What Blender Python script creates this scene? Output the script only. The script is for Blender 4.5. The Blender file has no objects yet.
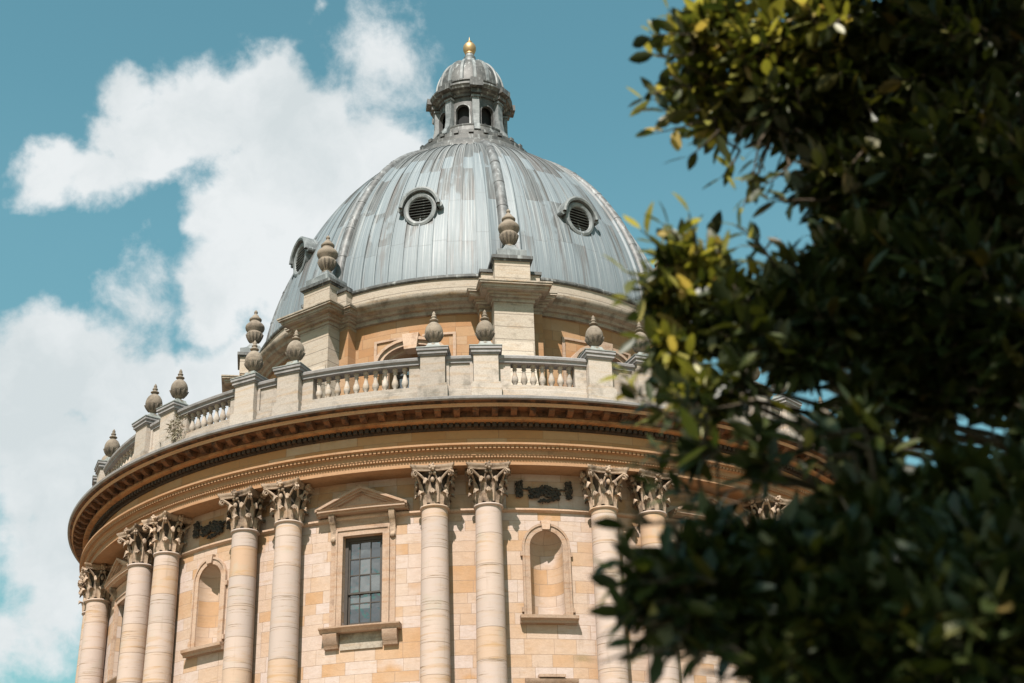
import bpy, math, random
import numpy as np
from mathutils import Vector, Matrix
random.seed(7); RNG = np.random.default_rng(7)
PI = math.pi
rad = math.radians
sc = bpy.context.scene

# ------------------------------------------------------------------ camera
CAM_Y = -50.39
cd = bpy.data.cameras.new('camera'); cam = bpy.data.objects.new('camera', cd)
sc.collection.objects.link(cam); sc.camera = cam
yaw, pit, rol = rad(1.682), rad(26.11), rad(-1.727)
F_ = Vector((math.sin(yaw)*math.cos(pit), math.cos(yaw)*math.cos(pit), math.sin(pit)))
R0 = Vector((math.cos(yaw), -math.sin(yaw), 0)); U0 = R0.cross(F_)
R_ = R0*math.cos(rol) + U0*math.sin(rol); U_ = -R0*math.sin(rol) + U0*math.cos(rol)
CAMP = Vector((0, CAM_Y, 1.7))
m4 = Matrix((R_, U_, -F_)).transposed().to_4x4(); m4.translation = CAMP
cam.matrix_world = m4
FPX = 1418.94
cd.sensor_width = 36; cd.lens = FPX*36/1024
cd.clip_start = 0.05; cd.clip_end = 3000
cd.dof.use_dof = True; cd.dof.focus_distance = 44; cd.dof.aperture_fstop = 3.4

# ------------------------------------------------------------------ light and exposure
SUN_AZ, SUN_EL = -14.0, 53.0        # azimuth measured from the camera's side of the building, minus is to the left
sl = bpy.data.lights.new('sun', 'SUN'); sl.energy = 5.0; sl.angle = rad(0.5); sl.color = (1.0, 0.915, 0.835)
so = bpy.data.objects.new('sun', sl); sc.collection.objects.link(so)
sdir = Vector((math.sin(rad(SUN_AZ))*math.cos(rad(SUN_EL)), -math.cos(rad(SUN_AZ))*math.cos(rad(SUN_EL)), math.sin(rad(SUN_EL))))
so.rotation_euler = sdir.to_track_quat('Z', 'Y').to_euler(); so.location = (0, -60, 60)
vs = sc.view_settings
vs.view_transform = 'Standard'; vs.look = 'None'; vs.exposure = 1.06; vs.gamma = 1.0; vs.use_curve_mapping = False

def pix_dir(x, y):
    d = F_ + R_*((x-512)/FPX) - U_*((y-341.5)/FPX)
    return d.normalized()

world = bpy.data.worlds.new('World'); sc.world = world; world.use_nodes = True
SKY_STRENGTH = 0.053
def build_world():
    nt = world.node_tree; N = nt.nodes; L = nt.links; N.clear()
    out = N.new('ShaderNodeOutputWorld'); bg = N.new('ShaderNodeBackground')
    L.new(bg.outputs[0], out.inputs[0]); bg.inputs[1].default_value = SKY_STRENGTH
    sky = N.new('ShaderNodeTexSky'); sky.sky_type = 'NISHITA'; sky.sun_disc = False
    sky.sun_elevation = rad(SUN_EL); sky.sun_rotation = rad(180-SUN_AZ); sky.air_density = 1.0; sky.dust_density = 0.6; sky.ozone_density = 1.0
    tint = N.new('ShaderNodeMixRGB'); tint.blend_type = 'MULTIPLY'; tint.inputs[0].default_value = 1
    tint.inputs[2].default_value = (1.22, 1.90, 1.38, 1); L.new(sky.outputs[0], tint.inputs[1])
    tc = N.new('ShaderNodeTexCoord')
    def noise(scale, detail, rough, vec, dist=0.0):
        n = N.new('ShaderNodeTexNoise'); n.inputs['Scale'].default_value = scale; n.inputs['Detail'].default_value = detail
        n.inputs['Roughness'].default_value = rough; n.inputs['Distortion'].default_value = dist
        L.new(vec, n.inputs['Vector']); return n
    def math_(op, a, b=None, c=None, clamp=False):
        n = N.new('ShaderNodeMath'); n.operation = op; n.use_clamp = clamp
        for i, v in enumerate((a, b, c)):
            if v is None: continue
            if isinstance(v, (int, float)): n.inputs[i].default_value = v
            else: L.new(v, n.inputs[i])
        return n.outputs[0]
    nrm = N.new('ShaderNodeVectorMath'); nrm.operation = 'NORMALIZE'; L.new(tc.outputs['Generated'], nrm.inputs[0])
    D = nrm.outputs[0]
    # billowing warp of the sky direction
    wn = noise(9, 5, 0.55, D); sub = N.new('ShaderNodeVectorMath'); sub.operation = 'SUBTRACT'
    L.new(wn.outputs['Color'], sub.inputs[0]); sub.inputs[1].default_value = (0.5, 0.5, 0.5)
    scl = N.new('ShaderNodeVectorMath'); scl.operation = 'SCALE'; scl.inputs['Scale'].default_value = 0.095; L.new(sub.outputs[0], scl.inputs[0])
    add = N.new('ShaderNodeVectorMath'); add.operation = 'ADD'; L.new(D, add.inputs[0]); L.new(scl.outputs[0], add.inputs[1])
    W = add.outputs[0]
    blobs = [(50,178,34),(95,188,34),(140,150,52),(125,95,26),(195,110,58),(258,92,60),(258,45,26),(315,120,60),(360,150,62),(280,180,80),
             (215,222,40),(255,262,66),(330,230,90),(205,285,30),(400,165,55),(330,320,75),(372,56,44,0.30),(318,-4,15),(150,322,44,0.30),(222,318,46,0.66),
             (50,362,42),(15,410,70),(95,388,52),(150,402,50),(205,404,50),(262,398,60),(70,470,85),(140,460,60),(-60,420,80),(0,645,30,0.5),(60,560,70,0.7),(120,520,62),(40,620,50,0.45)]
    field = None
    for bl in blobs:
        x, y, r = bl[:3]; wgt = bl[3] if len(bl) > 3 else min(1.0, r/60.0)**0.5
        c = pix_dir(x, y); rr = r/FPX
        dv = N.new('ShaderNodeVectorMath'); dv.operation = 'DISTANCE'; L.new(W, dv.inputs[0]); dv.inputs[1].default_value = c
        f = math_('MULTIPLY_ADD', dv.outputs['Value'], -1.0/rr, 1.0)      # 1 in the middle, 0 on the rim
        f = math_('MULTIPLY', f, wgt)
        field = f if field is None else math_('SMOOTH_MAX', field, f, 0.25)
    fn = noise(24, 9, 0.62, D, 0.15)
    field = math_('ADD', field, math_('MULTIPLY_ADD', fn.outputs['Fac'], 1.15, -0.56))
    for (c, rr) in (((-0.61, -0.68, 0.30), 0.13), ((-0.52, -0.80, 0.36), 0.10), ((-0.36, -0.86, 0.30), 0.16), ((-0.70, -0.60, 0.40), 0.12), ((-0.46, -0.80, 0.20), 0.10)):
        dv = N.new('ShaderNodeVectorMath'); dv.operation = 'DISTANCE'; L.new(W, dv.inputs[0]); dv.inputs[1].default_value = Vector(c).normalized()
        field = math_('MAXIMUM', field, math_('MULTIPLY_ADD', dv.outputs['Value'], -1.0/rr, 1.0))
    # scattered fair-weather cloud over the rest of the sky (seen in the window glass)
    gn = noise(2.6, 8, 0.58, D)
    behind = N.new('ShaderNodeVectorMath'); behind.operation = 'DOT_PRODUCT'; L.new(D, behind.inputs[0]); behind.inputs[1].default_value = F_
    away = N.new('ShaderNodeMapRange'); away.clamp = True; L.new(behind.outputs['Value'], away.inputs['Value'])
    away.inputs['From Min'].default_value = 0.80; away.inputs['From Max'].default_value = 0.55; away.inputs['To Min'].default_value = -1.0; away.inputs['To Max'].default_value = 0.0
    gen = math_('ADD', math_('MULTIPLY_ADD', gn.outputs['Fac'], 4.0, -2.35), away.outputs['Result'])
    field = math_('MAXIMUM', field, gen)
    al = N.new('ShaderNodeMapRange'); al.interpolation_type = 'SMOOTHSTEP'; L.new(field, al.inputs['Value'])
    al.inputs['From Min'].default_value = -0.12; al.inputs['From Max'].default_value = 0.34
    # thin veil low in the sky
    sep = N.new('ShaderNodeSeparateXYZ'); L.new(D, sep.inputs[0])
    veil = N.new('ShaderNodeMapRange'); L.new(sep.outputs['Z'], veil.inputs['Value'])
    veil.inputs['From Min'].default_value = 0.58; veil.inputs['From Max'].default_value = 0.12; veil.inputs['To Min'].default_value = 0.0; veil.inputs['To Max'].default_value = 0.12
    vn = noise(5, 6, 0.6, D)
    veilv = math_('MULTIPLY', veil.outputs['Result'], math_('MULTIPLY_ADD', vn.outputs['Fac'], 1.6, -0.1, clamp=True))
    alpha = math_('MAXIMUM', math_('MULTIPLY', al.outputs['Result'], 0.97), veilv)
    cn = noise(6.5, 8, 0.60, W)
    ramp = N.new('ShaderNodeValToRGB'); L.new(cn.outputs['Fac'], ramp.inputs[0])
    k = 1.0/SKY_STRENGTH
    ramp.color_ramp.elements[0].position = 0.37; ramp.color_ramp.elements[0].color = (0.325*k, 0.352*k, 0.36*k, 1)
    ramp.color_ramp.elements[1].position = 0.58; ramp.color_ramp.elements[1].color = (0.41*k, 0.424*k, 0.428*k, 1)
    low = N.new('ShaderNodeMapRange'); L.new(sep.outputs['Z'], low.inputs['Value'])
    low.inputs['From Min'].default_value = 0.2; low.inputs['From Max'].default_value = 0.5; low.inputs['To Min'].default_value = 0.72; low.inputs['To Max'].default_value = 1.0
    deep = N.new('ShaderNodeVectorMath'); deep.operation = 'SCALE'; L.new(tint.outputs[0], deep.inputs[0]); L.new(low.outputs['Result'], deep.inputs['Scale'])
    mix = N.new('ShaderNodeMixRGB'); L.new(alpha, mix.inputs[0]); L.new(deep.outputs[0], mix.inputs[1]); L.new(ramp.outputs[0], mix.inputs[2])
    L.new(mix.outputs[0], bg.inputs[0])
build_world()

# ------------------------------------------------------------------ material helpers
class MT:
    def __init__(s, name):
        s.m = bpy.data.materials.new(name); s.m.use_nodes = True; s.nt = s.m.node_tree; s.N = s.nt.nodes; s.L = s.nt.links
        s.N.clear(); s.out = s.N.new('ShaderNodeOutputMaterial'); s.b = s.N.new('ShaderNodeBsdfPrincipled'); s.L.new(s.b.outputs[0], s.out.inputs[0])
        s.tc = s.N.new('ShaderNodeTexCoord')
    def link(s, a, b): s.L.new(a, b)
    def math(s, op, a, b=None, c=None, clamp=False):
        n = s.N.new('ShaderNodeMath'); n.operation = op; n.use_clamp = clamp
        for i, v in enumerate((a, b, c)):
            if v is None: continue
            if isinstance(v, (int, float)): n.inputs[i].default_value = v
            else: s.L.new(v, n.inputs[i])
        return n.outputs[0]
    def noise(s, scale, vec=None, detail=4, rough=0.55, dist=0.0):
        n = s.N.new('ShaderNodeTexNoise'); n.inputs['Scale'].default_value = scale; n.inputs['Detail'].default_value = detail
        n.inputs['Roughness'].default_value = rough; n.inputs['Distortion'].default_value = dist
        s.L.new(vec if vec is not None else s.tc.outputs['Object'], n.inputs['Vector']); return n.outputs['Fac']
    def mapping(s, scale=(1,1,1), loc=None, vec=None):
        n = s.N.new('ShaderNodeMapping'); n.inputs['Scale'].default_value = scale
        s.L.new(vec if vec is not None else s.tc.outputs['Object'], n.inputs['Vector'])
        if loc is not None: s.L.new(loc, n.inputs['Location'])
        return n.outputs[0]
    def rnd(s):
        return s.N.new('ShaderNodeObjectInfo').outputs['Random']
    def shifted(s):                         # object coordinates moved by a per-object random step
        c = s.N.new('ShaderNodeCombineXYZ'); r = s.rnd()
        for i, k in enumerate((37.0, 53.0, 71.0)): s.L.new(s.math('MULTIPLY', r, k), c.inputs[i])
        v = s.N.new('ShaderNodeVectorMath'); v.operation = 'ADD'; s.L.new(s.tc.outputs['Object'], v.inputs[0]); s.L.new(c.outputs[0], v.inputs[1])
        return v.outputs[0]
    def ramp(s, fac, stops, interp='LINEAR'):
        n = s.N.new('ShaderNodeValToRGB'); n.color_ramp.interpolation = interp; e = n.color_ramp.elements
        while len(e) < len(stops): e.new(0.5)
        for i, (p, c) in enumerate(stops): e[i].position = p; e[i].color = (*c, 1) if len(c) == 3 else c
        s.L.new(fac, n.inputs[0]); return n.outputs[0]
    def maprange(s, v, a, b, c=0.0, d=1.0, smooth=True):
        n = s.N.new('ShaderNodeMapRange'); n.interpolation_type = 'SMOOTHSTEP' if smooth else 'LINEAR'
        s.L.new(v, n.inputs['Value'])
        for k, x in zip(('From Min', 'From Max', 'To Min', 'To Max'), (a, b, c, d)): n.inputs[k].default_value = x
        return n.outputs['Result']
    def mix(s, fac, a, b, mode='MIX'):
        n = s.N.new('ShaderNodeMixRGB'); n.blend_type = mode
        for i, v in enumerate((fac, a, b)):
            if isinstance(v, (int, float)): n.inputs[i].default_value = v
            elif isinstance(v, tuple): n.inputs[i].default_value = (*v, 1)
            else: s.L.new(v, n.inputs[i])
        return n.outputs[0]
    def bump(s, h, strength=0.3, dist=0.02, normal=None):
        n = s.N.new('ShaderNodeBump'); n.inputs['Strength'].default_value = strength; n.inputs['Distance'].default_value = dist
        s.L.new(h, n.inputs['Height'])
        if normal is not None: s.L.new(normal, n.inputs['Normal'])
        return n.outputs[0]
    def cyl(s, R=12.95):                    # (arc length, height, 0) round the vertical axis
        x = s.N.new('ShaderNodeSeparateXYZ'); s.L.new(s.tc.outputs['Object'], x.inputs[0])
        ang = s.math('ARCTAN2', x.outputs['X'], s.math('MULTIPLY', x.outputs['Y'], -1.0))
        c = s.N.new('ShaderNodeCombineXYZ'); s.L.new(s.math('MULTIPLY', ang, R), c.inputs[0]); s.L.new(x.outputs['Z'], c.inputs[1])
        rr = s.math('SQRT', s.math('ADD', s.math('MULTIPLY', x.outputs['X'], x.outputs['X']), s.math('MULTIPLY', x.outputs['Y'], x.outputs['Y'])))
        return c.outputs[0], ang, x.outputs['Z'], rr
    def finish(s, col, rough=0.85, normal=None, metallic=0.0, spec=0.3, k=0.63):
        if k != 1 and not isinstance(col, tuple): col = s.mix(1.0, col, (k, k, k), 'MULTIPLY')
        if isinstance(col, tuple): s.b.inputs['Base Color'].default_value = (*col, 1)
        else: s.L.new(col, s.b.inputs['Base Color'])
        if isinstance(rough, (int, float)): s.b.inputs['Roughness'].default_value = rough
        else: s.L.new(rough, s.b.inputs['Roughness'])
        s.b.inputs['Metallic'].default_value = metallic; s.b.inputs['Specular IOR Level'].default_value = spec
        if normal is not None: s.L.new(normal, s.b.inputs['Normal'])
        return s.m

CREAM = (0.521, 0.423, 0.360); PALE = (0.554, 0.481, 0.450); TAN = (0.470, 0.332, 0.225); ORANGE = (0.420, 0.241, 0.117); BUFF = (0.487, 0.373, 0.279)

def brick(t, vec, bw, bh, mortar, off=0.5):
    n = t.N.new('ShaderNodeTexBrick'); n.offset = off; n.squash = 0.8; n.squash_frequency = 3
    n.inputs['Color1'].default_value = (0,0,0,1); n.inputs['Color2'].default_value = (1,1,1,1); n.inputs['Mortar'].default_value = (0.5,0.5,0.5,1)
    n.inputs['Scale'].default_value = 1.0; n.inputs['Mortar Size'].default_value = mortar; n.inputs['Mortar Smooth'].default_value = 0.3
    n.inputs['Brick Width'].default_value = bw; n.inputs['Row Height'].default_value = bh; t.L.new(vec, n.inputs['Vector'])
    return n.outputs['Color'], n.outputs['Fac']

def mat_ashlar(name, stops, bw=0.66, bh=0.33, R=12.95):
    t = MT(name); uv, ang, z, rr = t.cyl(R)
    sx = t.N.new('ShaderNodeSeparateXYZ'); t.L.new(uv, sx.inputs[0]); V0 = sx.outputs['Y']
    V1 = t.math('ADD', V0, t.math('MULTIPLY', t.math('SINE', t.math('MULTIPLY', V0, 3.1)), 0.07))
    row = t.math('FLOOR', t.math('DIVIDE', V1, bh)); wn = t.N.new('ShaderNodeTexWhiteNoise'); wn.noise_dimensions = '1D'; t.L.new(row, wn.inputs['W'])
    ow_ = t.math('SINE', t.math('ADD', t.math('MULTIPLY', sx.outputs['X'], 1.9), t.math('MULTIPLY', wn.outputs['Value'], 40.0)))
    U1 = t.math('ADD', t.math('MULTIPLY', sx.outputs['X'], t.math('MULTIPLY_ADD', wn.outputs['Value'], 0.55, 0.72)), t.math('MULTIPLY_ADD', wn.outputs['Value'], 17.0, t.math('MULTIPLY', ow_, 0.14)))
    cb = t.N.new('ShaderNodeCombineXYZ'); t.L.new(U1, cb.inputs[0]); t.L.new(V1, cb.inputs[1])
    c, f = brick(t, cb.outputs[0], bw, bh, 0.005)
    v = t.math('ADD', c, t.math('MULTIPLY_ADD', t.noise(0.45, uv, 3), 0.8, -0.40))
    col = t.ramp(v, stops)
    n2 = t.noise(1.0, t.mapping((2.0, 14.0, 1), vec=uv), 5, 0.65)
    col = t.mix(t.maprange(n2, 0.5, 0.75, 0, 0.45), col, (0.46, 0.27, 0.12))
    n3 = t.noise(6, uv, 6, 0.7); col = t.mix(t.maprange(n3, 0.3, 0.75, 0.22, 0.0), col, (0.25, 0.17, 0.10))
    n4 = t.noise(1.3, t.mapping((1.6, 0.35, 1), vec=uv), 6, 0.65)
    col = t.mix(t.maprange(n4, 0.58, 0.76, 0, 0.45), col, (0.27, 0.18, 0.12))
    n5 = t.noise(1.0, t.mapping((5.5, 0.5, 1), vec=uv), 6, 0.7); col = t.mix(t.maprange(n5, 0.60, 0.74, 0, 0.35), col, (0.20, 0.14, 0.10))
    col = t.mix(t.math('MULTIPLY', f, 0.62), col, (0.20, 0.13, 0.085))
    h = t.math('SUBTRACT', t.noise(18, uv, 6, 0.7), t.math('MULTIPLY', f, 0.8))
    return t.finish(col, 0.9, t.bump(h, 0.5, 0.018))

def mat_stone(name, base, second, dark, scale=2.0, bumps=0.3, grime=0.3, band=8.0, blocks=None, g0=0.52):
    """Limestone: bedding in horizontal streaks, blotches of the second colour, grime of its own shape."""
    t = MT(name); v = t.shifted()
    bed = t.noise(1.0, t.mapping((0.5*scale, 0.5*scale, band), vec=v), 5, 0.6, 0.4)
    col = t.mix(t.maprange(bed, 0.46, 0.72), base, second)
    blot = t.noise(scale*1.3, v, 6, 0.65); col = t.mix(t.maprange(blot, g0, g0+0.22, 0, grime), col, dark)
    fine = t.noise(24, v, 5, 0.7); col = t.mix(t.maprange(fine, 0.35, 0.6, 0.25, 0), col, dark)
    tone = t.math('MULTIPLY_ADD', t.rnd(), 0.34, 0.80)
    cc = t.N.new('ShaderNodeCombineXYZ')
    for i in range(3): t.L.new(tone, cc.inputs[i])
    col = t.mix(1.0, col, cc.outputs[0], 'MULTIPLY')
    if blocks:
        sx = t.N.new('ShaderNodeSeparateXYZ'); t.L.new(t.tc.outputs['Object'], sx.inputs[0]); q = t.math('DIVIDE', sx.outputs['Z'], blocks)
        wn = t.N.new('ShaderNodeTexWhiteNoise'); wn.noise_dimensions = '1D'; t.L.new(t.math('FLOOR', q), wn.inputs['W'])
        col = t.mix(t.math('MULTIPLY', wn.outputs['Value'], 0.35), col, second)
        gv = t.maprange(t.math('ABSOLUTE', t.math('SUBTRACT', t.math('ADD', t.math('FRACT', q), t.math('MULTIPLY_ADD', t.noise(5, v), 0.06, -0.03)), 0.5)), 0.46, 0.485)
        col = t.mix(t.math('MULTIPLY', gv, 0.7), col, dark)
    return t.finish(col, 0.9, t.bump(t.math('ADD', t.noise(30, v, 6, 0.7), t.math('MULTIPLY', t.noise(7, v, 4), 1.2)), bumps, 0.02 if bumps < 0.8 else 0.05))

def mat_column():
    t = MT('column_limestone'); v = t.shifted()
    sx = t.N.new('ShaderNodeSeparateXYZ'); t.L.new(t.tc.outputs['Object'], sx.inputs[0]); z = sx.outputs['Z']
    dz = t.math('ADD', t.math('DIVIDE', z, 0.86), t.math('MULTIPLY', t.rnd(), 9.0)); drum = t.math('FLOOR', dz); fr = t.math('FRACT', dz)
    wn = t.N.new('ShaderNodeTexWhiteNoise'); wn.noise_dimensions = '2D'; cc = t.N.new('ShaderNodeCombineXYZ')
    t.L.new(drum, cc.inputs[0]); t.L.new(t.rnd(), cc.inputs[1]); t.L.new(cc.outputs[0], wn.inputs['Vector'])
    dr = wn.outputs['Value']
    col = t.ramp(dr, [(0.0, (0.515, 0.425, 0.379)), (0.30, (0.567, 0.458, 0.404)), (0.65, (0.582, 0.463, 0.394)), (0.88, (0.567, 0.415, 0.310)), (1.0, (0.546, 0.367, 0.246))])
    bed = t.noise(1.0, t.mapping((0.7, 0.7, 7.0), vec=v), 4, 0.6, 0.6)
    amt = t.math('MULTIPLY', t.maprange(bed, 0.50, 0.66), t.maprange(dr, 0.2, 0.9, 0.2, 0.8))
    col = t.mix(amt, col, (0.52, 0.33, 0.17))
    ln = t.noise(1.0, t.mapping((0.9, 0.9, 26.0), vec=v), 5, 0.65, 0.5)
    col = t.mix(t.math('MULTIPLY', t.maprange(ln, 0.57, 0.66), t.maprange(bed, 0.40, 0.56)), col, (0.26, 0.18, 0.11))
    patch = t.noise(1.6, v, 5, 0.6); col = t.mix(t.maprange(patch, 0.55, 0.75, 0, 0.5), col, (0.46, 0.42, 0.34))
    soot = t.noise(1.0, t.mapping((4.0, 4.0, 0.32), vec=v), 6, 0.68); col = t.mix(t.maprange(soot, 0.56, 0.74, 0, 0.5), col, (0.30, 0.24, 0.17))
    joint = t.maprange(t.math('ABSOLUTE', t.math('SUBTRACT', fr, 0.5)), 0.484, 0.494)
    col = t.mix(t.math('MULTIPLY', joint, 0.75), col, (0.25, 0.18, 0.12))
    h = t.math('SUBTRACT', t.math('SUBTRACT', t.noise(16, v, 6, 0.7), t.math('MULTIPLY', joint, 0.5)), t.math('MULTIPLY', t.maprange(ln, 0.58, 0.7), 0.5))
    return t.finish(col, 0.9, t.bump(h, 0.35, 0.015))

def mat_lead_dome():
    t = MT('weathered_lead'); uv, ang, z, rr = t.cyl(1.0)
    deg = t.math('MULTIPLY', t.math('SUBTRACT', ang, rad(8.3)), 180/PI)
    # meridian height in metres
    v = t.math('MULTIPLY', t.math('ARCTAN2', t.math('SUBTRACT', z, 24.8), rr), 8.6)
    pu = t.math('DIVIDE', deg, 3.75); pid = t.math('FLOOR', pu)
    def white(a, b):
        wn = t.N.new('ShaderNodeTexWhiteNoise'); wn.noise_dimensions = '2D'; cc = t.N.new('ShaderNodeCombineXYZ')
        t.L.new(a, cc.inputs[0])
        if isinstance(b, float): cc.inputs[1].default_value = b
        else: t.L.new(b, cc.inputs[1])
        t.L.new(cc.outputs[0], wn.inputs['Vector']); return wn.outputs['Value']
    r1 = white(pid, 3.3)
    pv = t.math('ADD', t.math('DIVIDE', v, 2.3), t.math('MULTIPLY', r1, 0.25)); row = t.math('FLOOR', pv); pf = t.math('FRACT', pv)
    r2 = white(pid, row)
    cc = t.N.new('ShaderNodeCombineXYZ'); t.L.new(deg, cc.inputs[0]); t.L.new(v, cc.inputs[1]); P = cc.outputs[0]
    streak = t.noise(1.0, t.mapping((0.55, 0.22, 1), vec=P), 6, 0.62)
    fine = t.noise(1.0, t.mapping((2.6, 0.35, 1), vec=P), 5, 0.65)
    blot = t.noise(1.0, t.mapping((0.12, 0.5, 1), vec=P), 4, 0.55)
    pale = t.mix(t.maprange(fine, 0.35, 0.7), (0.180, 0.217, 0.242), (0.248, 0.290, 0.313))
    mid = t.mix(t.maprange(fine, 0.3, 0.7), (0.070, 0.074, 0.074), (0.122, 0.126, 0.124))
    # high panels stay grey: a joint line at its own height in each panel
    hi = t.maprange(t.math('ADD', v, t.math('MULTIPLY_ADD', r1, 0.55, t.math('MULTIPLY', streak, 0.5))), 8.20, 8.30)
    pdark = t.maprange(t.math('ADD', r2, t.math('MULTIPLY_ADD', blot, 0.9, -0.45)), 0.64, 0.70)
    low = t.maprange(v, 0.8, 3.0)
    dk = t.math('MAXIMUM', hi, t.math('MULTIPLY', t.math('MULTIPLY', pdark, low), t.maprange(streak, 0.36, 0.5)))
    col = t.mix(t.math('MULTIPLY', dk, 0.85), pale, mid)
    seam = t.maprange(t.math('ABSOLUTE', t.math('SUBTRACT', t.math('FRACT', pu), 0.5)), 0.455, 0.48)
    col = t.mix(t.math('MULTIPLY', t.math('MULTIPLY', seam, hi), 0.6), col, (0.34, 0.36, 0.355))
    br = t.math('MULTIPLY', t.maprange(streak, 0.50, 0.62), t.maprange(r2, 0.3, 0.75))
    col = t.mix(t.math('MULTIPLY', br, 0.75), col, (0.15, 0.135, 0.13))
    run = t.noise(1.0, t.mapping((3.6, 0.16, 1), vec=P), 3, 0.6)
    col = t.mix(t.maprange(run, 0.53, 0.70, 0, 0.9), col, (0.43, 0.455, 0.465))
    run2 = t.noise(1.0, t.mapping((2.9, 0.14, 5), vec=P), 4, 0.6)
    col = t.mix(t.maprange(run2, 0.56, 0.72, 0, 0.7), col, (0.10, 0.105, 0.105))
    joint = t.maprange(t.math('ABSOLUTE', t.math('SUBTRACT', pf, 0.5)), 0.488, 0.494)
    col = t.mix(t.math('MULTIPLY', joint, 0.22), col, (0.12, 0.12, 0.12))
    h = t.math('ADD', t.math('MULTIPLY', t.noise(1.4, None, 4), 1.0), t.math('MULTIPLY', joint, -0.4))
    return t.finish(col, t.maprange(fine, 0.3, 0.7, 0.5, 0.68), t.bump(h, 0.25, 0.05), 0.0, 0.4)

def mat_lead_grey(name, a, b, c, vs_=0.5):
    t = MT(name); v = t.shifted()
    s = t.noise(1.0, t.mapping((6, 6, 0.7), vec=v), 5, 0.65); n = t.noise(2.5, v, 6, 0.7)
    col = t.mix(t.maprange(n, 0.38, 0.62), a, b); col = t.mix(t.maprange(s, 0.54, 0.68, 0, 0.85), col, c)
    return t.finish(col, 0.55, t.bump(t.noise(20, v, 5), 0.25, 0.01), 0, 0.4)

M = {}
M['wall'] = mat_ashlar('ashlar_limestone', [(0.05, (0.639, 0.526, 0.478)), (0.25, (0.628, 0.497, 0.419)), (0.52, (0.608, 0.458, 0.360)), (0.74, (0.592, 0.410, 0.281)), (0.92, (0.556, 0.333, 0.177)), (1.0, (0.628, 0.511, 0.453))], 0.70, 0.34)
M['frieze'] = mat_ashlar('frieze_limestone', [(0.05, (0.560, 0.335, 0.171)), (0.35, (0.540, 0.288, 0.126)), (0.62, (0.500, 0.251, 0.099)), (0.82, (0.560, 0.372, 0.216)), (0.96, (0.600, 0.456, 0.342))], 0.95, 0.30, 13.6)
M['drum'] = mat_ashlar('drum_limestone', [(0.1, (0.484, 0.296, 0.163)), (0.4, (0.450, 0.245, 0.120)), (0.7, (0.433, 0.224, 0.100)), (0.95, (0.502, 0.332, 0.207))], 0.8, 0.36, 8.2)
M['trim'] = mat_stone('dressed_limestone', (0.574, 0.416, 0.312), (0.519, 0.321, 0.199), (0.206, 0.123, 0.082), 2.0, 0.35, 0.5, 8.0, None, 0.50)
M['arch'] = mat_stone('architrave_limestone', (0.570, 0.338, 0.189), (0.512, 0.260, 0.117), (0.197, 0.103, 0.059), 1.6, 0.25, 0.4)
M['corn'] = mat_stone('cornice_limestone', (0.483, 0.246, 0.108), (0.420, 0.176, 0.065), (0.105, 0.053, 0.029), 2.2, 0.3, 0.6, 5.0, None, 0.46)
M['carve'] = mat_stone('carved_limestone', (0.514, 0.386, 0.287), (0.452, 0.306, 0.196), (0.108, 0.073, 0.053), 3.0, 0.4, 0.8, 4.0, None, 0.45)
M['parapet'] = mat_stone('parapet_limestone', (0.53, 0.465, 0.405), (0.50, 0.385, 0.28), (0.17, 0.155, 0.13), 1.6, 0.4, 0.62, 8.0, None, 0.50)
M['urn'] = mat_stone('urn_limestone', (0.306, 0.252, 0.195), (0.360, 0.302, 0.242), (0.117, 0.092, 0.070), 2.5, 0.4, 0.6, 5.0, None, 0.46)
M['rough'] = mat_stone('pitted_limestone', (0.56, 0.49, 0.41), (0.50, 0.40, 0.30), (0.13, 0.10, 0.075), 2.6, 0.45, 0.55, 9.0, 0.46, 0.53)
M['greystone'] = mat_stone('mossy_grey_stone', (0.40, 0.38, 0.33), (0.46, 0.40, 0.32), (0.20, 0.18, 0.14), 1.8, 0.4, 0.5)
M['swag'] = mat_stone('blackened_carving', (0.055, 0.05, 0.045), (0.10, 0.08, 0.06), (0.02, 0.02, 0.02), 4, 0.4, 0.5)
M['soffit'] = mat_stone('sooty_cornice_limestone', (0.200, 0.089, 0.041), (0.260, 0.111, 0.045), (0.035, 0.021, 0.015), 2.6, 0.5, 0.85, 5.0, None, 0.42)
M['urn_dark'] = mat_stone('shaded_grimy_urn_limestone', (0.20, 0.165, 0.13), (0.27, 0.23, 0.18), (0.07, 0.055, 0.045), 2.5, 0.4, 0.7, 5.0, None, 0.44)  # urn leaf cups: grime, with the shade of the lower half painted in
M['lead_rib'] = mat_lead_grey('rib_lead', (0.10, 0.10, 0.10), (0.20, 0.21, 0.215), (0.36, 0.38, 0.39))
M['dark_band'] = mat_stone('shaded_dentil_limestone', (0.07, 0.05, 0.038), (0.12, 0.07, 0.04), (0.02, 0.017, 0.015), 2.6, 0.5, 0.7, 5.0, None, 0.45)  # dentil zone near black: the shadow under the cornice painted in
M['carve_dark'] = mat_stone('shaded_grimy_carved_limestone', (0.13, 0.095, 0.07), (0.20, 0.14, 0.09), (0.03, 0.025, 0.02), 3.0, 0.4, 0.8, 4.0, None, 0.42)  # capital bell: shade of the gaps between leaves painted in, with grime
M['rail'] = mat_stone('lichened_grey_limestone', (0.353, 0.344, 0.347), (0.395, 0.361, 0.342), (0.160, 0.156, 0.149), 2.0, 0.4, 0.6, 5.0, None, 0.47)
M['drum_trim'] = mat_stone('weathered_drum_limestone', (0.47, 0.41, 0.335), (0.43, 0.29, 0.165), (0.13, 0.10, 0.075), 1.8, 0.4, 0.65, 6.0, None, 0.45)
M['column'] = mat_column()
M['lead'] = mat_lead_dome()
M['lead_dark'] = mat_lead_grey('dark_lead', (0.055, 0.057, 0.056), (0.12, 0.12, 0.115), (0.36, 0.38, 0.38))
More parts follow.
